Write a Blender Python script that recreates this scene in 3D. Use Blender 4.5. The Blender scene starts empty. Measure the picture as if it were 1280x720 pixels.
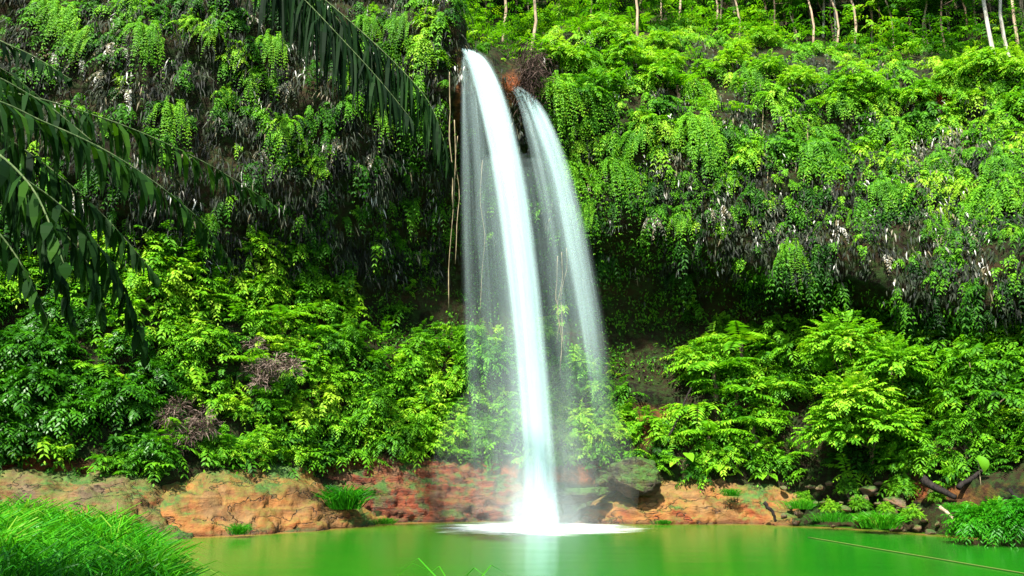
import bpy, math, random
import numpy as np
from mathutils import Vector, Matrix, noise as mnoise

rng = np.random.default_rng(11)
random.seed(5)
S = bpy.context.scene
C = S.collection
R = math.radians

# ------------------------------------------------------------------ camera geometry (used to plan where things stand)
F, PITCH, CAMZ = 1005.0, R(12.2), 2.5
FW = np.array([0, math.cos(PITCH), math.sin(PITCH)])
UP = np.array([0, -math.sin(PITCH), math.cos(PITCH)])
RT = np.array([1.0, 0, 0])
CAM = np.array([0, 0, CAMZ])


def P(px, row, Y):
    d = FW + (px - 640) / F * RT + (360 - row) / F * UP
    return CAM + d * (Y / d[1])


def proj(p):
    q = np.asarray(p) - CAM
    z = q @ FW
    return 640 + F * (q @ RT) / z, 360 - F * (q @ UP) / z


# ------------------------------------------------------------------ helpers: meshes
def link(name, verts, faces, mat, parent=None, smooth=True, attrs=None, uv=None):
    me = bpy.data.meshes.new(name)
    verts = np.asarray(verts, dtype=np.float32)
    if isinstance(faces, np.ndarray):
        nf, k = faces.shape
        me.vertices.add(len(verts)); me.vertices.foreach_set('co', verts.ravel())
        me.loops.add(nf * k); me.loops.foreach_set('vertex_index', faces.astype(np.int32).ravel())
        me.polygons.add(nf); me.polygons.foreach_set('loop_start', np.arange(0, nf * k, k, dtype=np.int32))
        me.update(calc_edges=True)
    else:
        me.from_pydata(verts.tolist(), [], faces)
    if smooth:
        me.polygons.foreach_set('use_smooth', np.ones(len(me.polygons), dtype=bool))
    for n, (dom, val) in (attrs or {}).items():
        a = me.attributes.new(n, 'FLOAT', dom)
        a.data.foreach_set('value', np.asarray(val, dtype=np.float32))
    if uv is not None:
        l = me.uv_layers.new(name='UVMap')
        idx = np.zeros(len(me.loops), dtype=np.int32); me.loops.foreach_get('vertex_index', idx)
        l.data.foreach_set('uv', np.asarray(uv, dtype=np.float32)[idx].ravel())
    me.materials.append(mat)
    me.update()
    o = bpy.data.objects.new(name, me); C.objects.link(o)
    if parent is not None:
        o.parent = parent
    return o


def empty(name, loc=(0, 0, 0), rz=0.0, s=1.0):
    o = bpy.data.objects.new(name, None); C.objects.link(o)
    o.empty_display_size = .3
    o.location = loc; o.rotation_euler = (0, 0, rz); o.scale = (s, s, s)
    return o


def tag(o, label, cat=None, group=None, kind=None):
    o['label'] = label
    if cat: o['category'] = cat
    if group: o['group'] = group
    if kind: o['kind'] = kind
    return o


def copy_tree(o, parent=None):
    c = o.copy(); C.objects.link(c)
    if parent is not None: c.parent = parent
    for ch in list(o.children): copy_tree(ch, c)
    return c


def nz(v):
    return v / np.maximum(np.linalg.norm(v, axis=-1, keepdims=True), 1e-9)


class Leaves:
    """collects leaf blades; build() links them as one mesh with a per-leaf tint"""
    def __init__(self): self.v, self.t = [], []

    def leaf(self, b, d, n, L, W, tint, bend=.15):
        b = np.asarray(b, float); N = len(b)
        d = nz(d); L = np.broadcast_to(np.asarray(L, float), (N,))[:, None]; W = np.broadcast_to(np.asarray(W, float), (N,))[:, None]
        w = nz(np.cross(n, d)); nn = nz(np.cross(d, w))
        m = b + d * L * .42 + nn * L * .06
        tip = b + d * L - np.array([0, 0, 1.]) * L * bend
        self.v.append(np.stack([b, m + w * W * .5, tip, m - w * W * .5], 1).reshape(-1, 3))
        self.t.append(np.broadcast_to(np.asarray(tint, float), (N,)))

    def frond(self, p0, d, L, droop, pairs, ll, lw, tint, lift=.6, hang=.25, jit=.25, alt=False, t0=.1):
        p0 = np.asarray(p0, float); N = len(p0); d = nz(np.asarray(d, float))
        L = np.broadcast_to(np.asarray(L, float), (N,)); droop = np.broadcast_to(np.asarray(droop, float), (N,))
        ll = np.broadcast_to(np.asarray(ll, float), (N,)); lw = np.broadcast_to(np.asarray(lw, float), (N,))
        tint = np.broadcast_to(np.asarray(tint, float), (N,))
        Z = np.array([0, 0, 1.])
        side = np.cross(d, Z) + rng.normal(0, .12, (N, 3)); side = nz(side)
        for j in range(pairs + 1):
            for sg in ((1, -1) if j < pairs else (0,)):
                t = t0 + (1 - t0) * (j + (.5 if (alt and sg < 0) else 0)) / pairs
                pos = p0 + d * (L * t)[:, None] - Z * (droop * L * t * t)[:, None]
                tan = nz(d - Z * (2 * droop * t)[:, None])
                nrm = nz(np.cross(side, tan) + rng.normal(0, jit, (N, 3)))
                dr = side * sg + tan * (lift if sg else 1.) - Z * hang + rng.normal(0, jit * .5, (N, 3))
                s = math.sin(math.pi * min(1., .22 + .70 * t)) * .8 + .2
                self.leaf(pos, dr, nrm, ll * s * rng.uniform(.8, 1.2, N), lw * s ** .5, tint + rng.normal(0, .05, N))

    def data(self):
        v = np.concatenate(self.v); n = len(v) // 4
        return v, np.arange(n * 4, dtype=np.int32).reshape(-1, 4), np.concatenate(self.t)

    def build(self, name, mat, parent=None):
        v, f, t = self.data()
        return link(name, v, f, mat, parent, smooth=False, attrs={'tint': ('FACE', t)})


class Tubes:
    def __init__(self): self.v, self.f = [], []

    def tube(self, pts, rad, n=6):
        pts = [Vector(p) for p in pts]; k0 = len(self.v); m = len(pts)
        for i, p in enumerate(pts):
            t = (pts[min(i + 1, m - 1)] - pts[max(i - 1, 0)]).normalized()
            a = t.orthogonal().normalized() if i == 0 else (a - t * a.dot(t)).normalized()
            b = t.cross(a)
            r = rad[i] if hasattr(rad, '__len__') else rad
            for q in range(n):
                an = 2 * math.pi * q / n
                self.v.append(p + (a * math.cos(an) + b * math.sin(an)) * r)
        for i in range(m - 1):
            for q in range(n):
                q2 = (q + 1) % n
                self.f.append((k0 + i * n + q, k0 + i * n + q2, k0 + (i + 1) * n + q2, k0 + (i + 1) * n + q))
        self.f.append(tuple(k0 + q for q in range(n))[::-1])
        self.f.append(tuple(k0 + (m - 1) * n + q for q in range(n)))
        return self

    def build(self, name, mat, parent=None):
        return link(name, np.array([tuple(v) for v in self.v]), self.f, mat, parent)


def wiggle(a, b, n, amp):
    a, b = Vector(a), Vector(b)
    out = []
    ph = random.uniform(0, 99)
    for i in range(n + 1):
        t = i / n; p = a.lerp(b, t)
        k = amp * math.sin(math.pi * t) if i < n else 0
        out.append(p + Vector((mnoise.noise((t * 3, ph, 0)), mnoise.noise((t * 3, ph, 9)), mnoise.noise((t * 3, ph, 5)) * .5)) * k * 2)
    return out


def fbm(pts, scale, oct=4, seed=0):
    return np.array([mnoise.fractal(Vector(p) / scale + Vector((seed * 7.3, seed * 3.1, 0)), 1.0, 2.1, oct) for p in pts])


# ------------------------------------------------------------------ materials
def new_mat(name):
    m = bpy.data.materials.new(name); m.use_nodes = True
    nt = m.node_tree; nt.nodes.clear()
    return m, nt, nt.nodes, nt.links


def nd(nodes, t, **kw):
    n = nodes.new(t)
    for k, v in kw.items():
        if k in n.inputs: n.inputs[k].default_value = v
        else: setattr(n, k, v)
    return n


def ramp(nodes, stops, interp='LINEAR'):
    r = nodes.new('ShaderNodeValToRGB'); e = r.color_ramp.elements
    r.color_ramp.interpolation = interp
    while len(e) > 1: e.remove(e[-1])
    e[0].position = stops[0][0]; e[0].color = (*stops[0][1], 1)
    for p, c in stops[1:]:
        x = e.new(p); x.color = (*c, 1)
    return r


def math_n(nodes, links, op, a, b=None, c=None, clamp=False):
    n = nodes.new('ShaderNodeMath'); n.operation = op; n.use_clamp = clamp
    for i, x in enumerate((a, b, c)):
        if x is None: continue
        if isinstance(x, (int, float)): n.inputs[i].default_value = x
        else: links.new(x, n.inputs[i])
    return n.outputs[0]


def leaf_mat(name, stops, trans=.38, rough=.55, spec=.12, jitter=.22, objvar=.16):
    m, nt, N, L = new_mat(name)
    at = nd(N, 'ShaderNodeAttribute', attribute_name='tint')
    geo = N.new('ShaderNodeNewGeometry'); oi = N.new('ShaderNodeObjectInfo')
    a = math_n(N, L, 'MULTIPLY_ADD', geo.outputs['Random Per Island'], jitter, -jitter / 2)
    b = math_n(N, L, 'MULTIPLY_ADD', oi.outputs['Random'], objvar, -objvar / 2)
    s = math_n(N, L, 'ADD', math_n(N, L, 'ADD', at.outputs['Fac'], a), b)
    r = ramp(N, stops); L.new(s, r.inputs[0])
    p = nd(N, 'ShaderNodeBsdfPrincipled', Roughness=rough)
    p.inputs['Specular IOR Level'].default_value = spec
    L.new(r.outputs[0], p.inputs['Base Color'])
    t = N.new('ShaderNodeBsdfTranslucent')
    g = nd(N, 'ShaderNodeMixRGB', blend_type='MULTIPLY', Fac=1.0); g.inputs[2].default_value = (1.3, 1.4, .4, 1)
    L.new(r.outputs[0], g.inputs[1]); L.new(g.outputs[0], t.inputs[0])
    mx = nd(N, 'ShaderNodeMixShader', Fac=trans); L.new(p.outputs[0], mx.inputs[1]); L.new(t.outputs[0], mx.inputs[2])
    o = N.new('ShaderNodeOutputMaterial'); L.new(mx.outputs[0], o.inputs[0])
    return m


GREEN = [(0, (.003, .016, .002)), (.3, (.016, .080, .004)), (.55, (.054, .190, .006)), (.8, (.125, .325, .009)), (1, (.24, .40, .022))]
M = {}
M['leaf'] = leaf_mat('green_leaf', GREEN)
M['glossy'] = leaf_mat('glossy_leaf', [(0, (.005, .026, .003)), (.5, (.020, .10, .003)), (1, (.06, .23, .005))], trans=.3, rough=.42, spec=.25)
M['palm'] = leaf_mat('shade_painted_palm_leaf', [(0, (.003, .011, .003)), (.5, (.010, .036, .005)), (1, (.045, .12, .008))], trans=.35, rough=.6, spec=.04)  # shade over the fronds is put into this dark leaf colour
M['grass'] = leaf_mat('grass_blade', [(0, (.005, .05, .003)), (.5, (.022, .17, .004)), (.92, (.065, .27, .006)), (1, (.13, .25, .02))], trans=.35, rough=.4)
M['dry'] = leaf_mat('withered_leaf', [(0, (.008, .010, .007)), (.35, (.018, .030, .010)), (.6, (.060, .072, .048)), (.78, (.13, .105, .05)), (.9, (.24, .23, .19)), (1, (.45, .44, .39))], trans=.15, rough=.7, spec=.2, jitter=.35)
M['twig'] = leaf_mat('dry_twig', [(0, (.025, .015, .011)), (.5, (.075, .05, .038)), (1, (.20, .15, .12))], trans=.05, rough=.8, spec=.1, jitter=.5)


def bark_mat(name, c0, c1, scale=6.):
    m, nt, N, L = new_mat(name)
    tc = N.new('ShaderNodeTexCoord'); mp = N.new('ShaderNodeMapping'); mp.inputs['Scale'].default_value = (3, 3, .5)
    L.new(tc.outputs['Object'], mp.inputs[0])
    n = nd(N, 'ShaderNodeTexNoise', Scale=scale, Detail=5.0); L.new(mp.outputs[0], n.inputs['Vector'])
    r = ramp(N, [(.35, c0), (.7, c1)]); L.new(n.outputs[0], r.inputs[0])
    p = nd(N, 'ShaderNodeBsdfPrincipled', Roughness=.85); p.inputs['Specular IOR Level'].default_value = .15; L.new(r.outputs[0], p.inputs['Base Color'])
    bp = nd(N, 'ShaderNodeBump', Strength=.5, Distance=.03); L.new(n.outputs[0], bp.inputs['Height']); L.new(bp.outputs[0], p.inputs['Normal'])
    o = N.new('ShaderNodeOutputMaterial'); L.new(p.outputs[0], o.inputs[0])
    return m


M['bark'] = bark_mat('brown_bark', (.05, .035, .022), (.16, .11, .07))
M['pale_bark'] = bark_mat('pale_bark', (.20, .18, .14), (.46, .43, .36), 3.)
M['tan_bark'] = bark_mat('tan_bark', (.16, .11, .07), (.42, .32, .22), 3.)
M['dark_bark'] = bark_mat('wet_black_bark', (.005, .004, .0035), (.022, .017, .014))
M['palm_stem'] = bark_mat('palm_stem', (.03, .06, .015), (.10, .13, .05))
M['root'] = bark_mat('aerial_root', (.10, .08, .04), (.30, .24, .14))


def rock_mat(name, cols, moss=0.0, scale=1.0, crack=.5, band=True, bump=.6):
    """cols: base, second, third colours mixed by noises; cracks and strata through bump and crevice colour"""
    m, nt, N, L = new_mat(name)
    tc = N.new('ShaderNodeTexCoord'); co = tc.outputs['Object']
    n1 = nd(N, 'ShaderNodeTexNoise', Scale=.55 * scale, Detail=6.0, Roughness=.62); L.new(co, n1.inputs['Vector'])
    mp = N.new('ShaderNodeMapping'); mp.inputs['Scale'].default_value = (.5, .5, 2.2); mp.inputs['Rotation'].default_value = (.1, .18, 0); L.new(co, mp.inputs[0])
    n2 = nd(N, 'ShaderNodeTexNoise', Scale=1.3 * scale, Detail=7.0, Roughness=.65, Distortion=.6); L.new(mp.outputs[0], n2.inputs['Vector'])
    n3 = nd(N, 'ShaderNodeTexNoise', Scale=9 * scale, Detail=5.0, Roughness=.7); L.new(co, n3.inputs['Vector'])
    r1 = ramp(N, [(.38, cols[0]), (.50, cols[1]), (.58, cols[2]), (.66, cols[1])]); L.new(n1.outputs[0], r1.inputs[0])
    r2 = ramp(N, [(.40, (.55, .5, .48)), (.55, (1, 1, 1)), (.7, (1.15, 1.05, .95))]); L.new(n2.outputs[0], r2.inputs[0])
    mu = nd(N, 'ShaderNodeMixRGB', blend_type='MULTIPLY', Fac=.9); L.new(r1.outputs[0], mu.inputs[1]); L.new(r2.outputs[0], mu.inputs[2])
    r3 = ramp(N, [(.3, (.72, .70, .68)), (.65, (1.1, 1.1, 1.1))]); L.new(n3.outputs[0], r3.inputs[0])
    mu2 = nd(N, 'ShaderNodeMixRGB', blend_type='MULTIPLY', Fac=.8); L.new(mu.outputs[0], mu2.inputs[1]); L.new(r3.outputs[0], mu2.inputs[2])
    col = mu2.outputs[0]
    mp2 = N.new('ShaderNodeMapping'); mp2.inputs['Scale'].default_value = (.8, .8, 1.5); mp2.inputs['Rotation'].default_value = (.3, .5, 0); L.new(co, mp2.inputs[0])
    n4 = nd(N, 'ShaderNodeTexNoise', Scale=.8 * scale, Detail=4.0, Roughness=.55, Distortion=.3); L.new(mp2.outputs[0], n4.inputs['Vector'])
    ck = ramp(N, [(0, (0, 0, 0)), (.012, (1, 1, 1))]); L.new(math_n(N, L, 'ABSOLUTE', math_n(N, L, 'SUBTRACT', n4.outputs[0], .5)), ck.inputs[0])
    mc = nd(N, 'ShaderNodeMixRGB', blend_type='MIX'); L.new(math_n(N, L, 'MULTIPLY_ADD', ck.outputs[0], -crack, crack), mc.inputs[0])
    L.new(col, mc.inputs[1]); mc.inputs[2].default_value = (.035, .022, .015, 1); col = mc.outputs[0]
    if moss > 0:
        g = N.new('ShaderNodeNewGeometry'); sx = N.new('ShaderNodeSeparateXYZ'); L.new(g.outputs['Normal'], sx.inputs[0])
        a = math_n(N, L, 'MULTIPLY_ADD', n1.outputs[0], 1.4, -1.0 + moss)
        b = math_n(N, L, 'MULTIPLY_ADD', sx.outputs[2], .35, a)
        c = math_n(N, L, 'MULTIPLY', math_n(N, L, 'ADD', b, math_n(N, L, 'MULTIPLY', n3.outputs[0], .3)), 3.0, clamp=True)
        mm = nd(N, 'ShaderNodeMixRGB'); L.new(c, mm.inputs[0]); L.new(col, mm.inputs[1])
        rm = ramp(N, [(.35, (.015, .05, .008)), (.65, (.06, .13, .012))]); L.new(n3.outputs[0], rm.inputs[0]); L.new(rm.outputs[0], mm.inputs[2]); col = mm.outputs[0]
    gz_ = N.new('ShaderNodeNewGeometry'); sz_ = N.new('ShaderNodeSeparateXYZ'); L.new(gz_.outputs['Position'], sz_.inputs[0])
    wet = nd(N, 'ShaderNodeMapRange'); wet.inputs[1].default_value = .02; wet.inputs[2].default_value = .22; wet.inputs[3].default_value = .45; L.new(math_n(N, L, 'MULTIPLY_ADD', n3.outputs[0], -.2, math_n(N, L, 'ADD', sz_.outputs[2], .1)), wet.inputs[0])
    mw = nd(N, 'ShaderNodeMixRGB', blend_type='MULTIPLY', Fac=1.0); L.new(col, mw.inputs[1]); L.new(math_n(N, L, 'MULTIPLY', wet.outputs[0], .82), mw.inputs[2]); col = mw.outputs[0]
    p = nd(N, 'ShaderNodeBsdfPrincipled', Roughness=.75); L.new(col, p.inputs['Base Color'])
    p.inputs['Specular IOR Level'].default_value = .3
    h = math_n(N, L, 'ADD', math_n(N, L, 'MULTIPLY', n2.outputs[0], 1.0), math_n(N, L, 'MULTIPLY_ADD', ck.outputs[0], .5, math_n(N, L, 'MULTIPLY', n3.outputs[0], .35)))
    bp = nd(N, 'ShaderNodeBump', Strength=bump, Distance=.16); L.new(h, bp.inputs['Height']); L.new(bp.outputs[0], p.inputs['Normal'])
    o = N.new('ShaderNodeOutputMaterial'); L.new(p.outputs[0], o.inputs[0])
    return m


M['sand'] = rock_mat('orange_sandstone', [(.19, .105, .030), (.27, .100, .017), (.27, .048, .009)], moss=.06, crack=.75, scale=.9, bump=.9)
M['tan'] = rock_mat('tan_sandstone', [(.12, .085, .040), (.20, .095, .026), (.26, .045, .009)], moss=.08, crack=.75, scale=1.1, bump=.9)
M['shale'] = rock_mat('red_shale', [(.14, .065, .026), (.22, .042, .012), (.13, .075, .045)], moss=.1, scale=2.0, crack=.5, bump=1.0)
M['mossrock'] = rock_mat('mossy_rock', [(.022, .018, .010), (.06, .04, .02), (.12, .055, .025)], moss=.24, scale=1.5, bump=1.0)
M['stone'] = rock_mat('rubble_stone', [(.13, .09, .06), (.24, .15, .09), (.30, .13, .06)], moss=.14, scale=3.)


def cliff_mat():
    m, nt, N, L = new_mat('wet_cliff_rock')
    tc = N.new('ShaderNodeTexCoord'); co = tc.outputs['Object']
    mp = N.new('ShaderNodeMapping'); mp.inputs['Scale'].default_value = (.5, .5, 1.6); L.new(co, mp.inputs[0])
    n1 = nd(N, 'ShaderNodeTexNoise', Scale=.5, Detail=8.0, Roughness=.65, Distortion=.4); L.new(mp.outputs[0], n1.inputs['Vector'])
    n2 = nd(N, 'ShaderNodeTexNoise', Scale=4.0, Detail=6.0, Roughness=.7); L.new(co, n2.inputs['Vector'])
    r1 = ramp(N, [(.36, (.004, .003, .0015)), (.52, (.016, .010, .004)), (.68, (.030, .016, .006))]); L.new(n1.outputs[0], r1.inputs[0])
    rm = ramp(N, [(.44, (0, 0, 0)), (.60, (1, 1, 1))]); L.new(n2.outputs[0], rm.inputs[0])
    g = nd(N, 'ShaderNodeMixRGB'); L.new(math_n(N, L, 'MULTIPLY', rm.outputs[0], .75), g.inputs[0]); L.new(r1.outputs[0], g.inputs[1]); g.inputs[2].default_value = (.014, .034, .005, 1)
    # red earth low on the bank
    ea = nd(N, 'ShaderNodeAttribute', attribute_name='earth')
    rs = nd(N, 'ShaderNodeMapRange'); rs.inputs[1].default_value = .25; rs.inputs[2].default_value = .6; L.new(math_n(N, L, 'ADD', ea.outputs['Fac'], math_n(N, L, 'MULTIPLY_ADD', n1.outputs[0], 1.2, -.6)), rs.inputs[0])
    e = ramp(N, [(.4, (.05, .02, .008)), (.6, (.17, .048, .014))]); L.new(n2.outputs[0], e.inputs[0])
    mx = nd(N, 'ShaderNodeMixRGB'); L.new(rs.outputs[0], mx.inputs[0]); L.new(g.outputs[0], mx.inputs[1]); L.new(e.outputs[0], mx.inputs[2])
    p = nd(N, 'ShaderNodeBsdfPrincipled', Roughness=.9); p.inputs['Specular IOR Level'].default_value = .12; L.new(mx.outputs[0], p.inputs['Base Color'])
    bp = nd(N, 'ShaderNodeBump', Strength=.9, Distance=.3); L.new(math_n(N, L, 'MULTIPLY_ADD', n2.outputs[0], .4, n1.outputs[0]), bp.inputs['Height']); L.new(bp.outputs[0], p.inputs['Normal'])
    o = N.new('ShaderNodeOutputMaterial'); L.new(p.outputs[0], o.inputs[0])
    return m


M['cliff'] = cliff_mat()
M['soil'] = rock_mat('bank_soil', [(.03, .05, .012), (.05, .045, .02), (.12, .07, .03)], moss=.3)


def water_mat():
    m, nt, N, L = new_mat('pool_water')
    at = nd(N, 'ShaderNodeAttribute', attribute_name='shallow')
    tc = N.new('ShaderNodeTexCoord')
    mp = N.new('ShaderNodeMapping'); mp.inputs['Scale'].default_value = (.12, .5, 1); L.new(tc.outputs['Object'], mp.inputs[0])
    n = nd(N, 'ShaderNodeTexNoise', Scale=1.2, Detail=5.0, Roughness=.55); L.new(mp.outputs[0], n.inputs['Vector'])
    s = math_n(N, L, 'ADD', at.outputs['Fac'], math_n(N, L, 'MULTIPLY_ADD', n.outputs[0], .3, -.15))
    r = ramp(N, [(0, (.004, .088, .003)), (.35, (.020, .105, .004)), (.7, (.08, .10, .010)), (1, (.20, .11, .03))]); L.new(s, r.inputs[0])
    p = nd(N, 'ShaderNodeBsdfPrincipled', Roughness=.2, IOR=1.33); L.new(r.outputs[0], p.inputs['Base Color'])
    p.inputs['Specular IOR Level'].default_value = .34
    n2 = nd(N, 'ShaderNodeTexNoise', Scale=2.0, Detail=4.0); L.new(mp.outputs[0], n2.inputs['Vector'])
    bp = nd(N, 'ShaderNodeBump', Strength=.16, Distance=.10); L.new(n2.outputs[0], bp.inputs['Height']); L.new(bp.outputs[0], p.inputs['Normal'])
    o = N.new('ShaderNodeOutputMaterial'); L.new(p.outputs[0], o.inputs[0])
    return m


def fall_mat(name, strength=1.0, col=(.86, .97, .95)):
    """falling water: soft streaks along each strand"""
    m, nt, N, L = new_mat(name)
    uv = N.new('ShaderNodeUVMap'); sx = N.new('ShaderNodeSeparateXYZ'); L.new(uv.outputs[0], sx.inputs[0])
    geo = N.new('ShaderNodeNewGeometry')
    den = nd(N, 'ShaderNodeAttribute', attribute_name='dens')
    edge = math_n(N, L, 'POWER', math_n(N, L, 'SINE', math_n(N, L, 'MULTIPLY', sx.outputs[0], math.pi)), 1.6)
    cb = N.new('ShaderNodeCombineXYZ')
    L.new(math_n(N, L, 'MULTIPLY_ADD', geo.outputs['Random Per Island'], 91.0, math_n(N, L, 'MULTIPLY', sx.outputs[0], 3.2)), cb.inputs[0])
    L.new(math_n(N, L, 'MULTIPLY', sx.outputs[1], .16), cb.inputs[1])
    n = nd(N, 'ShaderNodeTexNoise', Scale=1.6, Detail=4.0, Roughness=.6); L.new(cb.outputs[0], n.inputs['Vector'])
    st = nd(N, 'ShaderNodeMapRange'); st.inputs[1].default_value = .30; st.inputs[2].default_value = .70; st.inputs[3].default_value = .2; L.new(n.outputs[0], st.inputs[0])
    a = math_n(N, L, 'MULTIPLY', math_n(N, L, 'MULTIPLY', edge, st.outputs[0]), math_n(N, L, 'MULTIPLY', den.outputs['Fac'], strength), clamp=True)
    d = nd(N, 'ShaderNodeBsdfDiffuse'); d.inputs[0].default_value = (*col, 1)
    t = N.new('ShaderNodeBsdfTranslucent'); t.inputs[0].default_value = (*col, 1)
    m1 = nd(N, 'ShaderNodeMixShader', Fac=.4); L.new(d.outputs[0], m1.inputs[1]); L.new(t.outputs[0], m1.inputs[2])
    tr = N.new('ShaderNodeBsdfTransparent')
    m2 = N.new('ShaderNodeMixShader'); L.new(a, m2.inputs[0]); L.new(tr.outputs[0], m2.inputs[1]); L.new(m1.outputs[0], m2.inputs[2])
    o = N.new('ShaderNodeOutputMaterial'); L.new(m2.outputs[0], o.inputs[0])
    return m


def mist_mat(name, dens):
    m, nt, N, L = new_mat(name)
    v = nd(N, 'ShaderNodeVolumePrincipled', Density=dens, Anisotropy=.2); v.inputs['Color'].default_value = (.93, 1, .98, 1)
    o = N.new('ShaderNodeOutputMaterial'); L.new(v.outputs[0], o.inputs['Volume'])
    return m


# ------------------------------------------------------------------ the cliff and hillside: one modelled sheet round the cove
# per column: px: waterline Y, then (row, Y) of bank top, slope top, cave back, overhang lip, face middle, cliff edge, plateau, hill
COL = {
    -600: [15, (600, 16), (430, 19), (350, 19.5), (250, 17.5), (60, 18.5), (-250, 20), (-320, 28), (-350, 48)],
    -250: [23, (595, 24), (420, 27), (345, 27.5), (245, 25.3), (70, 26), (-200, 27.5), (-250, 36), (-280, 55)],
    0: [27, (585, 28), (410, 31), (330, 31.5), (235, 29), (80, 29.5), (-160, 31), (-200, 40), (-220, 60)],
    200: [28.8, (592, 30), (420, 33), (330, 33.5), (245, 30.6), (90, 31), (-150, 32.5), (-180, 42), (-200, 60)],
    400: [33.5, (578, 34.7), (440, 37), (350, 38), (235, 33.6), (100, 33), (-120, 34), (-150, 44), (-160, 60)],
    500: [35.5, (572, 36.6), (440, 39), (360, 40.2), (195, 35.2), (95, 34.2), (-80, 34.6), (-90, 45), (-100, 60)],
    548: [36.3, (575, 37.5), (440, 39.6), (360, 41), (175, 36), (90, 34.6), (-45, 34.6), (-40, 45), (-50, 60)],
    566: [36.5, (580, 37.6), (440, 39.8), (360, 41), (175, 36.4), (110, 34.8), (25, 34.4), (15, 46), (-45, 60)],
    578: [36.6, (582, 37.7), (440, 40), (360, 41), (175, 36.8), (120, 35), (70, 34.4), (48, 46), (-45, 60)],
    620: [36.7, (585, 37.8), (440, 40), (360, 41), (190, 37), (140, 35.4), (84, 34.8), (52, 46), (-45, 60)],
    645: [36.6, (588, 37.8), (450, 40), (370, 41), (200, 37), (150, 35.6), (111, 34.9), (60, 46), (-45, 60)],
    660: [36.4, (588, 37.6), (455, 40), (375, 41), (205, 37), (140, 35.6), (70, 35.2), (45, 46), (-45, 60)],
    700: [35.8, (590, 37.2), (475, 39.6), (385, 40.8), (225, 36.6), (130, 36), (45, 37.2), (30, 46), (-45, 60)],
    850: [34.8, (592, 36.2), (475, 39), (392, 40.5), (295, 36), (180, 36), (60, 38), (32, 47), (-45, 62)],
    1000: [34.2, (598, 35.5), (470, 38), (402, 38.8), (350, 34.2), (200, 34.6), (78, 37), (50, 46), (-45, 60)],
    1150: [29.8, (606, 31.8), (470, 35), (405, 35.8), (372, 31.6), (220, 32.5), (100, 35.5), (65, 46), (-45, 60)],
    1280: [26.8, (612, 28.5), (470, 32), (412, 32.8), (380, 29), (220, 30), (95, 33), (60, 44), (-45, 58)],
    1500: [23, (610, 24.5), (470, 28.5), (412, 29), (380, 26), (220, 27), (88, 30), (50, 41), (-45, 56)],
    1900: [16, (600, 17), (470, 21), (410, 21.5), (380, 19.5), (220, 20.5), (70, 23), (20, 34), (-45, 52)],
}
for c in COL:
    q = COL[c]
    out = 0 if 540 < c < 690 else (.25 if c > 690 else 1)
    for k_, dy in ((2, -.8), (4, 1.3 * out), (5, 1.0 * out), (6, .8 * out)):
        q[k_] = (q[k_][0], q[k_][1] + dy)
    if c <= 400: q[3] = (q[3][0], q[3][1] - .6)
pxs = sorted(COL)
ctrl = []
for c in pxs:
    d = COL[c]
    w = P(c, 600, d[0]); w[2] = -1.2
    ctrl.append([w] + [P(c, r, y) for r, y in d[1:]])
ctrl = np.array(ctrl)                                   # (cols, 9, 3)
ug = np.unique(np.concatenate([np.arange(-600, -40, 14), np.arange(-40, 530, 7), np.arange(530, 720, 3.5), np.arange(720, 1330, 7), np.arange(1330, 1901, 14)]))
SEG = [9, 26, 16, 14, 26, 26, 18, 16]
vt = np.concatenate([np.arange(n) / n + i for i, n in enumerate(SEG)] + [[8.0]])
g1 = np.stack([np.stack([np.interp(ug, pxs, ctrl[:, k, a]) for a in range(3)], -1) for k in range(9)], 1)   # (U,9,3)
G = np.stack([np.stack([np.interp(vt, np.arange(9), g1[i, :, a]) for a in range(3)], -1) for i in range(len(ug))], 0)
for _ in range(5):                                     # round the corners of the profile
    Gs = G.copy(); Gs[:, 1:-1] = (G[:, :-2] + 2 * G[:, 1:-1] + G[:, 2:]) / 4; G = Gs
for _ in range(2):
    Gs = G.copy(); Gs[1:-1] = (G[:-2] + 2 * G[1:-1] + G[2:]) / 4; G = Gs
U_, V_ = G.shape[:2]


def grid_normals(G):
    du = np.gradient(G, axis=0); dv = np.gradient(G, axis=1)
    return nz(np.cross(du, dv))


NR = grid_normals(G)
if NR[U_ // 2, 20, 1] > 0: NR = -NR
flat = G.reshape(-1, 3)
sq = flat * np.array([1, 1, 1.9])
disp = fbm(sq, 5.0, 5, 1) * .75 + fbm(sq, 1.3, 3, 2) * .22
near_lip = np.exp(-(((flat - P(612, 85, 34.6)) / np.array([2.6, 3.5, 2.2])) ** 2).sum(1))
disp *= 1 - .9 * near_lip
G = (flat + NR.reshape(-1, 3) * disp[:, None]).reshape(G.shape)
NR = grid_normals(G)
if NR[U_ // 2, 20, 1] > 0: NR = -NR
idx = np.arange(U_ * V_).reshape(U_, V_)
faces = np.stack([idx[:-1, :-1], idx[1:, :-1], idx[1:, 1:], idx[:-1, 1:]], -1).reshape(-1, 4)
GPX, GROW = proj(G.reshape(-1, 3))
EARTH = np.zeros(len(GPX))
for (x, y, rx, ry, k_) in [(815, 515, 50, 35, .5), (50, 590, 120, 22, .7), (600, 590, 110, 18, .7), (1150, 612, 70, 25, .55), (1300, 620, 90, 25, .5), (1178, 122, 40, 18, .7), (1045, 225, 22, 18, .5), (574, 120, 8, 60, .6), (640, 108, 14, 25, .7), (400, 580, 120, 18, .5), (720, 590, 50, 20, .6)]:
    EARTH += k_ * np.exp(-((GPX - x) / rx) ** 2 - ((GROW - y) / ry) ** 2)
cliff = link('cliff', G.reshape(-1, 3), faces, M['cliff'], attrs={'earth': ('POINT', EARTH)})
tag(cliff, 'dark wet overhanging rock cliff and forested hillside around the pool', 'cliff', kind='structure')
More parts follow.
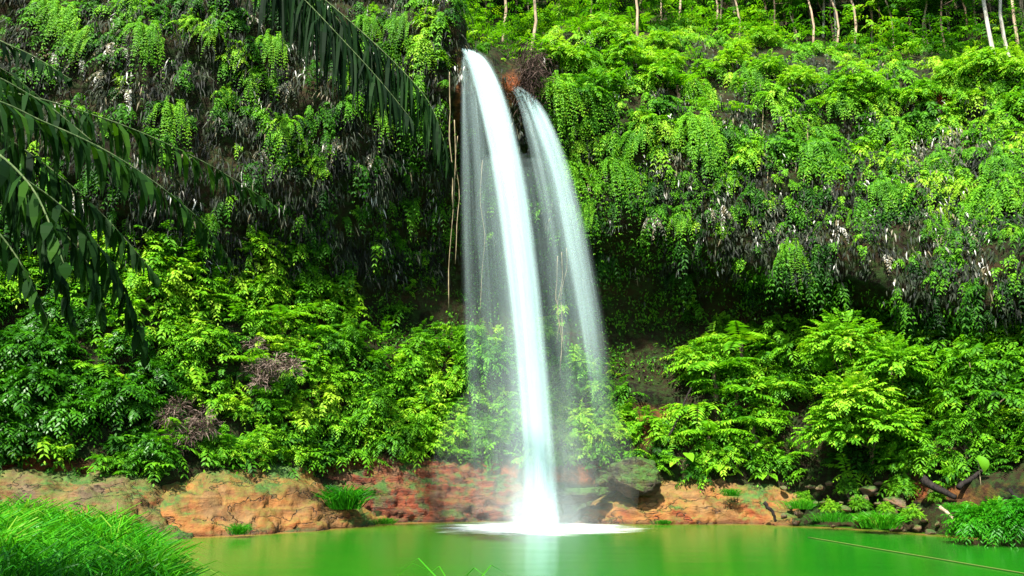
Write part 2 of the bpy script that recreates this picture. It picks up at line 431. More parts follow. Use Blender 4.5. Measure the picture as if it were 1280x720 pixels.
GPX = GPX.reshape(U_, V_); GROW = GROW.reshape(U_, V_)
VT = np.broadcast_to(vt, (U_, V_))


def surf(px, row, v0=.5, v1=7.9):
    """frontmost point of the cliff sheet seen about (px,row)"""
    d = np.hypot(GPX - px, (GROW - row)); ok = (VT >= v0) & (VT <= v1)
    d = np.where(ok, d, 1e9); m = d < max(d.min() + 6, 7)
    i = np.argmin(np.where(m, G[..., 1] + d * .05, 1e9))
    return G.reshape(-1, 3)[i].copy(), NR.reshape(-1, 3)[i].copy(), VT.reshape(-1)[i]


# scatter: area-weighted samples on the sheet
A = np.linalg.norm(np.cross(G[1:, :-1] - G[:-1, :-1], G[:-1, 1:] - G[:-1, :-1]), axis=-1)


def scatter(n, v0, v1, px0=-120, px1=1400):
    vm = (VT[:-1, :-1] >= v0) & (VT[:-1, :-1] < v1) & (GPX[:-1, :-1] > px0) & (GPX[:-1, :-1] < px1)
    w = (A * vm).ravel(); w = w / w.sum()
    k = rng.choice(len(w), n, p=w); i, j = np.divmod(k, V_ - 1)
    a, b = rng.random((2, n))[:, :, None]
    p = G[i, j] * (1 - a) * (1 - b) + G[i + 1, j] * a * (1 - b) + G[i, j + 1] * (1 - a) * b + G[i + 1, j + 1] * a * b
    px, row = proj(p)
    return p, NR[i, j], px, row, VT[i, j]


def blob(px, row, spots):
    s = np.zeros_like(px)
    for (x, y, rx, ry, k) in spots:
        s = s + k * np.exp(-((px - x) / rx) ** 2 - ((row - y) / ry) ** 2)
    return s


Z3 = np.array([0, 0, 1.])


def vnoise(p, scale, seed):
    return fbm(p, scale, 2, seed)


# ------------------------------------------------------------------ mass foliage (nobody could count it)
# 1 leafy cover of the lower slopes
p, n, px, row, v = scatter(3600, .9, 3.4)
dens = .62 + 1.1 * vnoise(p, 1.8, 3) + blob(px, row, [(520, 510, 110, 70, .5), (740, 530, 70, 60, .5), (110, 480, 140, 60, -.2), (1035, 540, 40, 60, -.7), (820, 515, 45, 35, -.8), (60, 588, 90, 14, -.7), (250, 575, 30, 20, -.6), (1150, 610, 120, 18, -.5), (800, 430, 70, 60, -1.6), (500, 400, 70, 50, -.4), (900, 480, 60, 90, .3), (1180, 480, 110, 100, .3), (230, 340, 160, 70, .5)])
dens = np.where((v > 2.3) & (px > 440), dens - .75, dens)
dens -= np.where(row > 592, .8, 0) * (px < 1000)
k = rng.random(len(p)) < np.clip(dens, 0.0, 1)
p, n, px, row, v = [np.repeat(a[k], 8, axis=0) for a in (p, n, px, row, v)]
lv = Leaves()
m = len(p)
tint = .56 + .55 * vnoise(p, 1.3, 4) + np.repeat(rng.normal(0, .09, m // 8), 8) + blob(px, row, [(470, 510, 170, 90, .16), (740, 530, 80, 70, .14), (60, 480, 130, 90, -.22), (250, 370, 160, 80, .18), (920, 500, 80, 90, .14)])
d = nz(n * .7 + Z3 * .55 + rng.normal(0, .6, (m, 3)))
cs = np.repeat(rng.choice([.55, .75, 1., 1.35], m // 8), 8)
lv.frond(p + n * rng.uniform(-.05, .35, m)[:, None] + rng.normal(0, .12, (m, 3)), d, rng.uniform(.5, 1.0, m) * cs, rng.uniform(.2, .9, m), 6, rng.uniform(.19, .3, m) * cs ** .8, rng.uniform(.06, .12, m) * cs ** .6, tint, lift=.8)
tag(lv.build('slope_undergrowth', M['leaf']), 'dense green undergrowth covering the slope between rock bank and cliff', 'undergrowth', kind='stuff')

# 2 fern curtain of the upper faces
p, n, px, row, v = scatter(4900, 3.5, 6.7)
right = px > 640
dens = np.where(right,   .27 + np.clip((215 - row) / 260, -.3, .25), .12) + 1.9 * vnoise(p, 1.5, 6) * np.where(right, 1, .45)
dens += blob(px, row, [(510, 60, 60, 80, .6), (170, 20, 40, 35, .6), (300, 110, 50, 60, .3), (380, 190, 45, 45, .5), (760, 140, 40, 25, -.9), (1125, 105, 45, 20, -.9), (720, 180, 40, 90, .5), (1180, 180, 50, 45, -.45), (850, 205, 60, 35, -.4), (900, 120, 60, 30, -.4), (1010, 215, 70, 35, -.4), (1260, 215, 50, 22, -.9), (880, 125, 50, 20, -.4), (1230, 270, 90, 40, .25), (820, 200, 120, 40, -.15), (800, 290, 80, 40, -.6), (575, 130, 14, 90, -1), (540, 90, 16, 60, .5)])
dens = np.where((px > 570) & (px < 668) & (row < 200), .04, dens)
k = rng.random(len(p)) < np.clip(dens, .02, 1)
p, n, px, row, v = [np.repeat(a[k], 9, axis=0) for a in (p, n, px, row, v)]
m = len(p); lv = Leaves()
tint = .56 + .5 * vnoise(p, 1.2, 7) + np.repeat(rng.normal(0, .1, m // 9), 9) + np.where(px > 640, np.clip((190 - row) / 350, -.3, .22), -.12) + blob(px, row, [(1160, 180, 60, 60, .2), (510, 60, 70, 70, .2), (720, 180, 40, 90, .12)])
d = nz(n * .9 + Z3 * .3 + rng.normal(0, .45, (m, 3)))
cs = np.repeat(rng.choice([.45, .6, .75, .9, 1.15], m // 9), 9)
L = rng.uniform(.55, 1.2, m) * cs
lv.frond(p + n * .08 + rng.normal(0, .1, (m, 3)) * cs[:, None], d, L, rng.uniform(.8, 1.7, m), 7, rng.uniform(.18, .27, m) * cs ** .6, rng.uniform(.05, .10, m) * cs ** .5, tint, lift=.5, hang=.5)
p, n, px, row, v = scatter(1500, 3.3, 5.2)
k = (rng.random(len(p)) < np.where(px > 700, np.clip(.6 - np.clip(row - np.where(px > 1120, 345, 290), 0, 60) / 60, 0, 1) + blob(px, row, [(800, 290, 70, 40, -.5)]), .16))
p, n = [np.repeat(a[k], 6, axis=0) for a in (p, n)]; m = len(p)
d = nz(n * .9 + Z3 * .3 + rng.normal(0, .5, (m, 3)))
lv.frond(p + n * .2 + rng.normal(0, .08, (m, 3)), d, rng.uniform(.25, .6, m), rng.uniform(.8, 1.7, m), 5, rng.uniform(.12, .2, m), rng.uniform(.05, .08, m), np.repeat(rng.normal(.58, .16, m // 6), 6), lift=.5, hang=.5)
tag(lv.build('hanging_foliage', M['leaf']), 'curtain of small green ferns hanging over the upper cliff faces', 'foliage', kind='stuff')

# 3 withered hanging strands
p, n, px, row, v = scatter(16000, 3.0, 6.1)
dens = np.where(px < 560, .50, 0) + np.where(px > 700, .25 + blob(px, row, [(1000, 290, 340, 80, .75), (800, 300, 80, 40, -.7), (840, 230, 90, 40, .35), (960, 170, 60, 60, .15), (1170, 210, 50, 40, .3), (1230, 350, 80, 25, .8)]), 0) + 1.1 * vnoise(p, 1.1, 8) - np.where(px > 700, np.clip(row - np.where(px > 1120, 372, 325), 0, 40) / 40 * .9, 0)
k = rng.random(len(p)) < np.clip(dens, .0, 1)
p, n, px, row, v = [a[k] for a in (p, n, px, row, v)]
m = len(p); lv = Leaves()
lf = np.where(px < 640, 1.45, 1.0)
base = .23 + .45 * vnoise(p, .8, 9) + (rng.random(m) > .90) * rng.uniform(.3, .8, m) + blob(px, row, [(1180, 190, 60, 60, .35), (850, 200, 60, 40, .3), (480, 190, 40, 40, .15)]) - np.where(px < 640, .03, 0)
for q in range(8):
    b = p + rng.normal(0, .17, (m, 3)) + n * rng.uniform(.0, .4, m)[:, None]
    dd = nz(-Z3 * .95 + n * .4 + rng.normal(0, .33, (m, 3)))
    lv.leaf(b, dd, nz(n + rng.normal(0, .6, (m, 3))), rng.uniform(.14, .42, m) * lf, rng.uniform(.035, .09, m) / lf ** .5, base + rng.normal(0, .09, m), bend=.2)
tag(lv.build('withered_foliage', M['dry']), 'grey withered fern leaves hanging thickly under the cliff overhang', 'dead leaves', kind='stuff')

# 4 creepers on the shaded cave wall
p, n, px, row, v = scatter(9000, 2.0, 4.0, 330, 1320)
dens = .30 + .9 * vnoise(p, 1.5, 12)
k = rng.random(len(p)) < np.clip(dens, .02, .8)
p, n, px, row, v = [a[k] for a in (p, n, px, row, v)]
m = len(p); lv = Leaves()
for q in range(5):
    b = p + rng.normal(0, .14, (m, 3)) + n * rng.uniform(.05, .25, m)[:, None]
    lv.leaf(b, nz(n * .4 - Z3 * .5 + rng.normal(0, .6, (m, 3))), nz(n + Z3 * .6 + rng.normal(0, .4, (m, 3))), rng.uniform(.09, .22, m), rng.uniform(.05, .1, m), .45 + rng.normal(0, .13, m))
tag(lv.build('creeper_foliage', M['leaf']), 'small leaved creeper sprinkled over the shaded cave wall behind the falls', 'creeper', kind='stuff')

# 5 the far wood on the hill
p, n, px, row, v = scatter(11000, 6.5, 8.0, -200, 1500)
m = len(p); lv = Leaves()
up = np.where(v > 6.95, np.where(rng.random(m) < .3, rng.random(m) * 2.0, 3.0 + rng.random(m) * 10), rng.random(m) ** 1.3 * 2.0)
b = p + Z3 * up[:, None] + rng.normal(0, .6, (m, 3))
t = .42 + .6 * vnoise(b, 2.5, 14) + np.where(v < 7, .1, 0)
for q in range(2):
    lv.frond(b + rng.normal(0, .25, (m, 3)), rng.normal(0, 1, (m, 3)) * np.array([1, 1, .4]) + Z3 * .2, rng.uniform(.6, 1.3, m), rng.uniform(.2, .7, m), 5, rng.uniform(.2, .34, m), rng.uniform(.08, .14, m), t)
tag(lv.build('forest', M['leaf']), 'far wood of mixed green foliage on the hill above the cliff', 'forest', kind='stuff')

# ------------------------------------------------------------------ labels
ZONES = [(150, 'grassy bank'), (330, 'tan ledge'), (470, 'grass tuft'), (572, 'red shale'), (690, 'main waterfall'), (765, 'veil fall'), (860, 'mossy boulder'), (990, 'orange slab'), (1130, 'pale shrub'), (1215, 'black branch'), (9999, 'waterline clump')]


def zone(px):
    for x, n in ZONES:
        if px < x: return n


PEND = {}


def later(o, px, row, look, where, cat, group):
    """collect repeats; unique labels are written once all are known"""
    PEND.setdefault((look, where, cat, group), []).append((row, px, o))


ORD = ['highest'] + [w + ' highest' for w in 'second third fourth fifth sixth seventh eighth ninth tenth eleventh twelfth thirteenth fourteenth fifteenth'.split()]


def flush_labels():
    for (look, where, cat, group), L in PEND.items():
        L.sort(key=lambda x: x[0])
        for i, (r, x, o) in enumerate(L):
            n = len(L)
            if n == 1: lab = f'{look} {where}'
            elif i == n - 1: lab = f'{look} {where}, lowest there'
            else: lab = f'{look} {where}, {ORD[min(i, 14)]} there'
            tag(o, lab, cat, group)


# ------------------------------------------------------------------ prototypes of plants
def rand_dirs(n, zlo, zhi):
    z = rng.uniform(zlo, zhi, n); a = rng.uniform(0, 2 * math.pi, n); r = np.sqrt(1 - z * z)
    return np.stack([r * np.cos(a), r * np.sin(a), z], 1)


def make_shrub(name, Rr, H, lobes, sprays, leaf, lw, tint, mat, seed, bark='bark', pairs=5, low=.42, dr_=1.):
    root = empty(name)
    lv = Leaves(); st = Tubes()
    st.tube(wiggle((0, 0, -.3), (0, 0, H * .35), 4, .12), [.09, .08, .07, .06, .05])
    for i in range(lobes):
        a = 2 * math.pi * (i * .618); rr = Rr * .62 * math.sqrt((i + .3) / lobes)
        c = np.array([rr * math.cos(a), rr * math.sin(a), H * (low + (.82 - low) * random.random() - .18 * rr / Rr)])
        st.tube(wiggle((0, 0, H * .12 * random.random()), c, 5, .2), [.05, .042, .035, .028, .02, .012], 5)
        lr = Rr * random.uniform(.34, .5)
        k = sprays // lobes
        dr = rand_dirs(k, -.35, 1)
        b = c + dr * lr * rng.uniform(.35, 1, k)[:, None] * np.array([1, 1, .8])
        lt = tint + random.uniform(-.14, .14)
        lv.frond(b, dr + Z3 * .15, rng.uniform(.35, .7, k) * (leaf / .2), rng.uniform(.3, 1., k) * dr_, pairs, leaf * rng.uniform(.75, 1.2, k), lw, lt + rng.normal(0, .07, k), lift=.8, alt=True)
    st.build('stem', M[bark], root)
    lv.build('foliage', M[mat], root)
    return root


def make_fern(name, nf, L, stem_h, pairs, leaf, lw, tint, mat, droop=.5):
    """a rosette of long arching fronds on a short stem; each frond a part"""
    root = empty(name)
    Tubes().tube(wiggle((0, 0, -.2), (0, 0, stem_h), 4, .1), [.1, .09, .08, .07, .06]).build('stem', M['bark'], root)
    for i in range(nf):
        a = 2 * math.pi * i / nf + random.uniform(-.3, .3); e = random.uniform(.15, .9)
        d = np.array([[math.cos(a), math.sin(a), e]])
        l = L * random.uniform(.7, 1.1)
        lv = Leaves(); lv.frond([(0, 0, stem_h)], d, [l], [droop * random.uniform(.7, 1.4)], pairs, [leaf], [lw], [tint + random.uniform(-.15, .12)], lift=.35, hang=.15, jit=.12)
        lv.build('frond', M[mat], root)
    return root


def make_broadleaf(name, n, L, tint):
    root = empty(name)
    st = Tubes(); lvs = []
    for i in range(n):
        a = 2 * math.pi * i / n + random.uniform(-.4, .4); h = L * random.uniform(.5, 1.2)
        e = np.array([math.cos(a) * h * .6, math.sin(a) * h * .6, h])
        st.tube(wiggle((0, 0, -.1), e, 4, .06), [.02, .018, .016, .014, .01], 5)
        lvs.append((e, np.array([math.cos(a), math.sin(a), -.35])))
    st.build('stem', M['root'], root)
    for e, d in lvs:
        d = d / np.linalg.norm(d); s = np.cross(d, Z3); s /= np.linalg.norm(s); nn = np.cross(s, d)
        W = L * .33; LL = L * random.uniform(.6, .9)
        prof = [(0, .0), (.08, .62), (.3, 1), (.55, .85), (.8, .42), (1, .02)]
        V = []; Fc = []
        for t, w in prof:
            c = e + d * LL * t - Z3 * .25 * LL * t * t
            V += [c - s * W * w + nn * .18 * W * w, c, c + s * W * w + nn * .18 * W * w]
        for i in range(len(prof) - 1):
            Fc += [(3 * i, 3 * i + 1, 3 * i + 4, 3 * i + 3), (3 * i + 1, 3 * i + 2, 3 * i + 5, 3 * i + 4)]
        link('leaf', V, np.array(Fc), M['leaf'], root, attrs={'tint': ('FACE', np.full(len(Fc), tint + random.uniform(-.1, .1)))})
    return root


def make_hanging(name, nf, L, tint, mat='leaf', leaf=.2, lw=.07, pairs=10, droop=1.1, spread=.55):
    """fern clump rooted in the wall; local -Y points out of the wall"""
    lv = Leaves()
    b = rng.normal(0, .22, (nf, 3)) * np.array([1.3, .25, 1.])
    d = np.array([0, -1, .3]) + rng.normal(0, spread, (nf, 3))
    d[:, 1] = -np.abs(d[:, 1])
    lv.frond(b, d, L * rng.uniform(.6, 1.15, nf), droop * rng.uniform(.6, 1.4, nf), pairs, leaf * rng.uniform(.8, 1.2, nf), lw, tint + rng.normal(0, .08, nf), lift=.45, hang=.45, jit=.3)
    return lv.build(name, M[mat])


USED = set()


def place(proto, pos, rz, s):
    if proto.name not in USED:
        USED.add(proto.name); o = proto
    else:
        o = copy_tree(proto)
    o.location = pos; o.rotation_euler = (0, 0, rz); o.scale = (s, s, s * random.uniform(.9, 1.12)) if False else (s, s, s)
    return o


def poisson(n, x0, x1, y0, y1, r, tries=4000, ok=None):
    pts = []
    for _ in range(tries):
        q = (random.uniform(x0, x1), random.uniform(y0, y1))
        if ok and not ok(*q): continue
        if all(((q[0] - a) / 1.25) ** 2 + (q[1] - b) ** 2 > r * r for a, b in pts): pts.append(q)
        if len(pts) >= n: break
    return pts


# ---- shrubs on the lower slopes
sh_mid = [make_shrub('leafy_shrub', 1.5, 2.3, 8, 330, .23, .085, .52, 'leaf', 1), make_shrub('leafy_shrub', 1.2, 2.6, 7, 300, .2, .075, .58, 'leaf', 2)]
sh_bright = [make_shrub('bright_shrub', 1.3, 2.0, 8, 330, .2, .075, .74, 'leaf', 3), make_shrub('bright_shrub', 1.0, 1.6, 6, 260, .18, .07, .8, 'leaf', 4)]
sh_gloss = [make_shrub('glossy_shrub', 1.3, 2.0, 7, 280, .3, .1, .5, 'glossy', 5), make_shrub('glossy_shrub', 1.1, 1.7, 6, 230, .28, .1, .6, 'glossy', 6)]
fern_a = make_fern('tall_fern', 11, 1.9, .9, 13, .36, .10, .66, 'leaf', .45)
fern_b = make_fern('tall_fern', 9, 1.5, .4, 11, .30, .09, .74, 'leaf', .6)
big = make_broadleaf('broadleaf_plant', 7, 1.0, .78)

# heroes: px, row of the foot, kind, scale, turn
HERO = [
    (1062, 560, 'pale', 1, 0), (1150, 510, sh_mid[0], 1.6, 1), (1235, 540, sh_mid[1], 1.5, 2), (1190, 460, sh_mid[1], 1.45, 3), (1135, 440, sh_mid[0], 1.3, 5), (1255, 470, sh_bright[0], 1.4, .7),
    (1125, 590, sh_mid[0], .75, 4), (1205, 570, sh_mid[1], .8, .5), (1270, 470, sh_mid[0], 1.2, 2.2),
    (885, 575, fern_a, 1.35, 0), (945, 565, fern_a, 1.3, 1.3), (895, 500, fern_a, 1.6, 2.2), (960, 510, fern_b, 1.8, 3), (930, 465, fern_a, 1.6, 4), (985, 470, sh_mid[0], 1.3, 4), (870, 530, fern_b, 1.5, .4), (920, 530, fern_a, 1.5, 5.2), (880, 470, sh_bright[0], 1.2, 2), (925, 590, sh_bright[1], .9, 1), (985, 590, fern_b, 1.1, 5),
    (905, 600, big, .9, 0), (850, 600, big, .75, 2), (960, 603, big, .7, 4), (790, 575, fern_b, .95, 1), (760, 560, sh_bright[1], 1, 2),
    (725, 560, sh_bright[0], 1.0, 1), (710, 500, sh_mid[1], .9, 2), (745, 505, sh_bright[1], .9, 4), (830, 560, sh_bright[1], .8, 5), (600, 480, sh_mid[0], 1.1, 3), (560, 500, sh_bright[0], 1.05, 0),
    (520, 555, sh_bright[0], 1.0, 2), (580, 560, sh_bright[1], 1.05, 3.5), (470, 545, sh_mid[1], .95, 4), (420, 560, sh_bright[0], 1.0, 5), (395, 500, sh_bright[1], 1.2, 1), (330, 570, sh_bright[1], .9, 2),
    (440, 490, fern_b, 1.2, 0), (350, 430, fern_a, 1.2, 2), (300, 480, fern_a, 1.1, 1), (400, 430, fern_b, 1.3, 3), (260, 400, fern_a, 1.15, 4), (220, 330, fern_b, 1.2, 5), (150, 300, fern_b, 1.2, .4), (130, 270, sh_bright[1], .9, 1),
    (330, 350, sh_bright[0], .9, 2), (180, 380, sh_bright[1], 1.1, 3), (250, 450, sh_bright[0], 1.0, 5),
    (30, 520, sh_gloss[0], 1.0, 0), (90, 545, sh_gloss[1], 1.0, 1), (150, 530, sh_gloss[0], .95, 2), (20, 560, sh_gloss[1], .9, 3), (195, 580, sh_gloss[1], .7, 4), (160, 600, sh_mid[0], .5, 2), (60, 455, sh_gloss[1], 1.0, 5), (120, 470, fern_b, 1.1, 2), (10, 470, sh_gloss[0], .9, 3), (200, 500, sh_gloss[0], .8, 5),
    (290, 590, sh_bright[1], .7, 3), (510, 500, sh_mid[1], .8, 1), (370, 580, sh_bright[1], .8, .3), (640, 555, sh_mid[1], .9, 2), (1010, 470, sh_mid[0], .8, 1),
]
pale = make_shrub('pale_shrub', 2.3, 6.2, 26, 2300, .25, .11, .80, 'leaf', 9, pairs=5, low=.2, dr_=.6)
LOOK = {'leafy_shrub': ('mid green leafy shrub', 'shrub', 'leafy shrubs on the slopes'), 'bright_shrub': ('bright lime green shrub', 'shrub', 'bright shrubs on the slopes'), 'glossy_shrub': ('dark glossy leaved shrub', 'shrub', 'glossy shrubs above the bank'),
        'tall_fern': ('tall feathery fern', 'fern', 'tall ferns on the slopes'), 'broadleaf_plant': ('low broad leaved plant', 'plant', 'broadleaf plants above the slab')}


def height_word(row):
    return 'low on the slope' if row > 540 else ('midway up the slope' if row > 460 else 'high on the slope')


for x, r, pr, s, rz in HERO:
    pos, nn, v = surf(x, r, .95, 2.6)
    pos = pos - nn * .15
    if pr == 'pale':
        o = place(pale, pos + np.array([.2, -1.0, -.2]), 0, 1.05)
        tag(o, 'large pale green bushy shrub at the foot of the cliff beside dark hollow', 'shrub'); continue
    o = place(pr, pos, rz, s)
    nm = pr.name.split('.')[0]; lk = LOOK[nm]
    later(o, x, r, lk[0], f'{height_word(r)} by the {zone(x)}', lk[1], lk[2])
have = [(h[0], h[1]) for h in HERO]
for x, r in poisson(38, -60, 1330, 400, 590, 36, ok=lambda x, y: all(math.hypot(x - a, y - b) > 26 for a, b in have) and not (1000 < x < 1050 and y > 470) and not (430 < x < 600 and y < 450) and not (750 < x < 850 and y < 540)):
    pr = random.choice(sh_gloss if x < 180 else (sh_mid + sh_bright if x < 1000 else sh_mid + [fern_b]))
    pos, nn, v = surf(x, r, .95, 2.5)
    o = place(pr, pos - nn * .2, random.uniform(0, 6.28), random.uniform(.6, .9))
    lk = LOOK[pr.name.split('.')[0]]
    later(o, x, r, 'small ' + lk[0], f'{height_word(r)} by the {zone(x)}', lk[1], lk[2])

# ---- shrubs along the cliff edge
edge = poisson(46, 665, 1330, 18, 135, 24, ok=lambda x, y: not (1085 < x < 1165 and 75 < y < 125) and not (x > 950 and y < 84))
for x, r in edge:
    pr = random.choice(sh_bright + sh_bright + sh_mid + [fern_a, fern_b])
    pos, nn, v = surf(x, r + 12, 5.0, 7.4)
    o = place(pr, pos - Z3 * .3, random.uniform(0, 6.28), random.uniform(.75, 1.15))
    lk = LOOK[pr.name.split('.')[0]]
    later(o, x, r, lk[0], f'{"along" if r > 70 else "behind"} the cliff edge above the {zone(x)}', lk[1], 'shrubs along the cliff edge')
for x, r in [(470, 20), (535, 30), (500, 90), (545, 75), (440, 60)]:
    pr = random.choice(sh_bright)
    pos, nn, v = surf(x, r, 3.8, 6.5)
    o = place(pr, pos - nn * .3 - Z3 * .4, random.uniform(0, 6.28), .7)
    later(o, x, r, 'bright lime green shrub', f'clinging high to the cliff above the {zone(x)}', 'shrub', 'bright shrubs on the slopes')

# ---- hanging fern clumps
hang = [make_hanging('hanging_fern', nf, L_, t_, leaf=l_, lw=w_, pairs=p_, droop=dr_, spread=sp_) for nf, L_, t_, l_, w_, p_, dr_, sp_ in [
    (46, 1.2, .72, .19, .07, 13, 1.1, .55), (44, .9, .86, .15, .055, 12, .8, .8), (48, 1.45, .60, .2, .075, 14, 1.3, .5), (52, .8, .78, .24, .085, 9, .7, .9), (40, 1.7, .68, .14, .05, 18, 1.5, .4), (56, .7, .5, .2, .08, 9, .9, .9)]]


def make_withered(name, nf, L, tint):
    root = empty(name)
    for i in range(nf):
        lv = Leaves(); a = random.uniform(-1.2, 1.2)
        lv.frond([(random.gauss(0, .12), 0, random.gauss(0, .12))], np.array([[math.sin(a), -.5 - .3 * random.random(), random.uniform(-.7, .3)]]), [L * random.uniform(.6, 1.15)], [random.uniform(.8, 1.7)], 9, [.24], [.075], [tint + random.gauss(0, .1)], lift=.5, hang=.6, jit=.4)
        lv.build('frond', M['dry'], root)
    return root


hgrey = [make_withered('withered_fern', 9, 1.0, .70), make_withered('withered_fern', 7, .9, .9)]


def wall_place(pr, x, r, s, v0=3.5, v1=6.3):
    pos, nn, v = surf(x, r, v0, v1)
    rz = float(np.clip(math.atan2(nn[0], -nn[1]), -.9, .9)) * .8 + random.uniform(-.3, .3)
    return place(pr, pos + nn * .1, rz, s)


def level(row): return 'near the cliff top' if row < 110 else ('midway up the cliff' if row < 220 else 'under the overhang')


GH = poisson(48, 672, 1320, 80, 262, 26, ok=lambda x, y: not (725 < x < 800 and 120 < y < 165) and y < 262 - (x < 1150) * 30 + (x < 760) * 30)
GH2 = [(850, 268), (905, 285), (985, 305), (1075, 262), (1165, 275), (1185, 310), (1225, 255), (1260, 290), (1270, 240), (890, 240), (800, 255), (165, 12), (185, 30), (200, 20), (85, 15), (60, 8), (262, 40), (300, 70), (315, 95), (240, 30), (290, 120), (215, 135), (375, 175), (395, 200), (355, 160), (340, 55), (430, 95), (300, 25), (455, 30), (485, 60), (520, 110), (545, 140), (500, 20), (530, 60), (20, 215), (480, 140), (110, 40)]
for x, r in GH + GH2:
    o = wall_place(random.choice(hang), x, r, (random.uniform(.7, 1.4) if r < 235 else random.uniform(.45, .8)) if x > 640 else random.uniform(.6, 1.0))
    later(o, x, r, 'green hanging fern clump', f'{level(r)} above the {zone(x)}', 'fern', 'green fern clumps hanging on the cliff')
WH = [(70, 70), (100, 72), (140, 62), (155, 68), (165, 110), (130, 90), (270, 25), (320, 20), (360, 110), (330, 190), (420, 180), (470, 195), (865, 228), (960, 280), (1050, 285), (1110, 320), (1000, 255), (1155, 230), (900, 260), (820, 270), (1210, 290), (940, 95), (90, 235)]
for x, r in WH:
    o = wall_place(random.choice(hgrey), x, r, random.uniform(.5, .9), 3.3, 6.3)
    later(o, x, r, 'pale withered hanging fern', f'{level(r)} above the {zone(x)}', 'dead fern', 'withered ferns hanging on the cliff')

for x, r in poisson(26, 672, 1320, 90, 225, 34, ok=lambda x, y: not (725 < x < 800 and 115 < y < 165) and not (1070 < x < 1170 and y < 130)):
    pr = random.choice(sh_bright + sh_mid + [fern_b, sh_gloss[1]])
    pos, nn, v = surf(x, r, 4.2, 6.4)
    o = place(pr, pos - nn * .25 - Z3 * .3, random.uniform(0, 6.28), random.uniform(.4, .65))
    lk = LOOK[pr.name.split('.')[0]]
    later(o, x, r, 'small ' + lk[0], f'on the cliff above the {zone(x)}', lk[1], 'plants rooted on the cliff face')

# ---- trees on the plateau
def make_tree(name, H, r0, mat, tint, bend=.4, crown=True, nl=26):
    root = empty(name)
    tb = Tubes(); path = wiggle((0, 0, -.6), (random.uniform(-.4, .4), random.uniform(-.3, .3), H), 9, bend)
    tb.tube(path, [r0 * (1 - .75 * i / 9) for i in range(10)], 8)
    lv = Leaves()
    for i in range(nl):
        h = random.uniform(.55, 1.0); b = path[min(9, int(h * 9))]
        a = random.uniform(0, 6.28); l = random.uniform(.8, 2.4) * (1.25 - h * .6)
        e = Vector((b.x + math.cos(a) * l, b.y + math.sin(a) * l, b.z + random.uniform(.0, .9)))
        tb.tube(wiggle(b, e, 4, .15), [.05, .04, .03, .022, .01], 5)
        k = 26
        dr = rand_dirs(k, -.3, 1)
        c = np.array(e) + dr * rng.uniform(.1, .9, k)[:, None]
        lv.frond(c, dr, rng.uniform(.5, 1, k), rng.uniform(.3, .9, k), 5, rng.uniform(.2, .34, k), .11, tint + random.uniform(-.12, .12), alt=True)
    tb.build('trunk', M[mat], root)
    lv.build('crown', M['leaf'], root)
    return root


tr = {'white': make_tree('slender_tree', 13, .11, 'pale_bark', .5, .35), 'tan': make_tree('slender_tree', 12, .11, 'tan_bark', .55, .5), 'dark': make_tree('slender_tree', 11, .10, 'bark', .45, .6)}
TR = [(628, 62, 'tan', 46, 1), (664, 58, 'tan', 38.5, .9), (797, 55, 'tan', 40.5, .8), (1246, 92, 'white', 35, 1), (1268, 92, 'white', 35.4, .9), (905, 40, 'tan', 46, .8), (918, 40, 'tan', 46.5, .8), (925, 45, 'tan', 45.5, .75),
      (1030, 70, 'white', 46, .8), (1045, 78, 'dark', 45, .8), (1068, 68, 'tan', 44, .8), (1090, 60, 'tan', 47, .8), (1103, 65, 'tan', 48, .8), (1118, 60, 'dark', 49, .9), (1140, 60, 'tan', 48, .8), (1170, 75, 'white', 47, .8), (1188, 40, 'tan', 50, 1), (1200, 40, 'tan', 51, .9), (1213, 75, 'dark', 46, .8),
      (1228, 75, 'tan', 47, .8), (985, 45, 'tan', 48, .8), (960, 40, 'dark', 49, .8), (870, 35, 'tan', 50, .9), (840, 30, 'dark', 50, .9), (740, 30, 'tan', 50, .9), (700, 30, 'dark', 48, .9), (606, 45, 'dark', 49, .9), (590, 40, 'tan', 52, .9), (645, 45, 'tan', 51, .9), (1015, 60, 'tan', 50, .8), (768, 30, 'dark', 47, .9), (575, 30, 'dark', 50, .9), (1275, 70, 'tan', 42, .9)]
for _ in range(42):
    TR.append((random.uniform(930, 1300) if random.random() < .7 else random.uniform(590, 930), 60, random.choice(['tan', 'tan', 'white', 'dark']), random.uniform(43, 54), random.uniform(.45, .8)))
BK = {'white': 'white barked', 'tan': 'tan barked', 'dark': 'brown barked'}
for x, r, kd, Y, s in TR:
    b = P(x, r, Y)
    i = np.argmin(np.where(VT >= 5.9, np.hypot(G[..., 0] - b[0], G[..., 1] - b[1]), 1e9)); b[2] = G.reshape(-1, 3)[i][2] - .2
    o = place(tr[kd], b, random.uniform(0, 6.28), s)
    o.rotation_euler = (R(random.uniform(-2, 2)), R(-2.0) if x > 1240 else R(random.uniform(-2, 2)), o.rotation_euler[2])
    near = 'on the cliff edge' if Y < 42 else 'in the wood'
    later(o, x, r + Y * .01, f'slender {BK[kd]} tree', f'{near} above the {zone(x)}', 'tree', 'slender trees above the cliff')

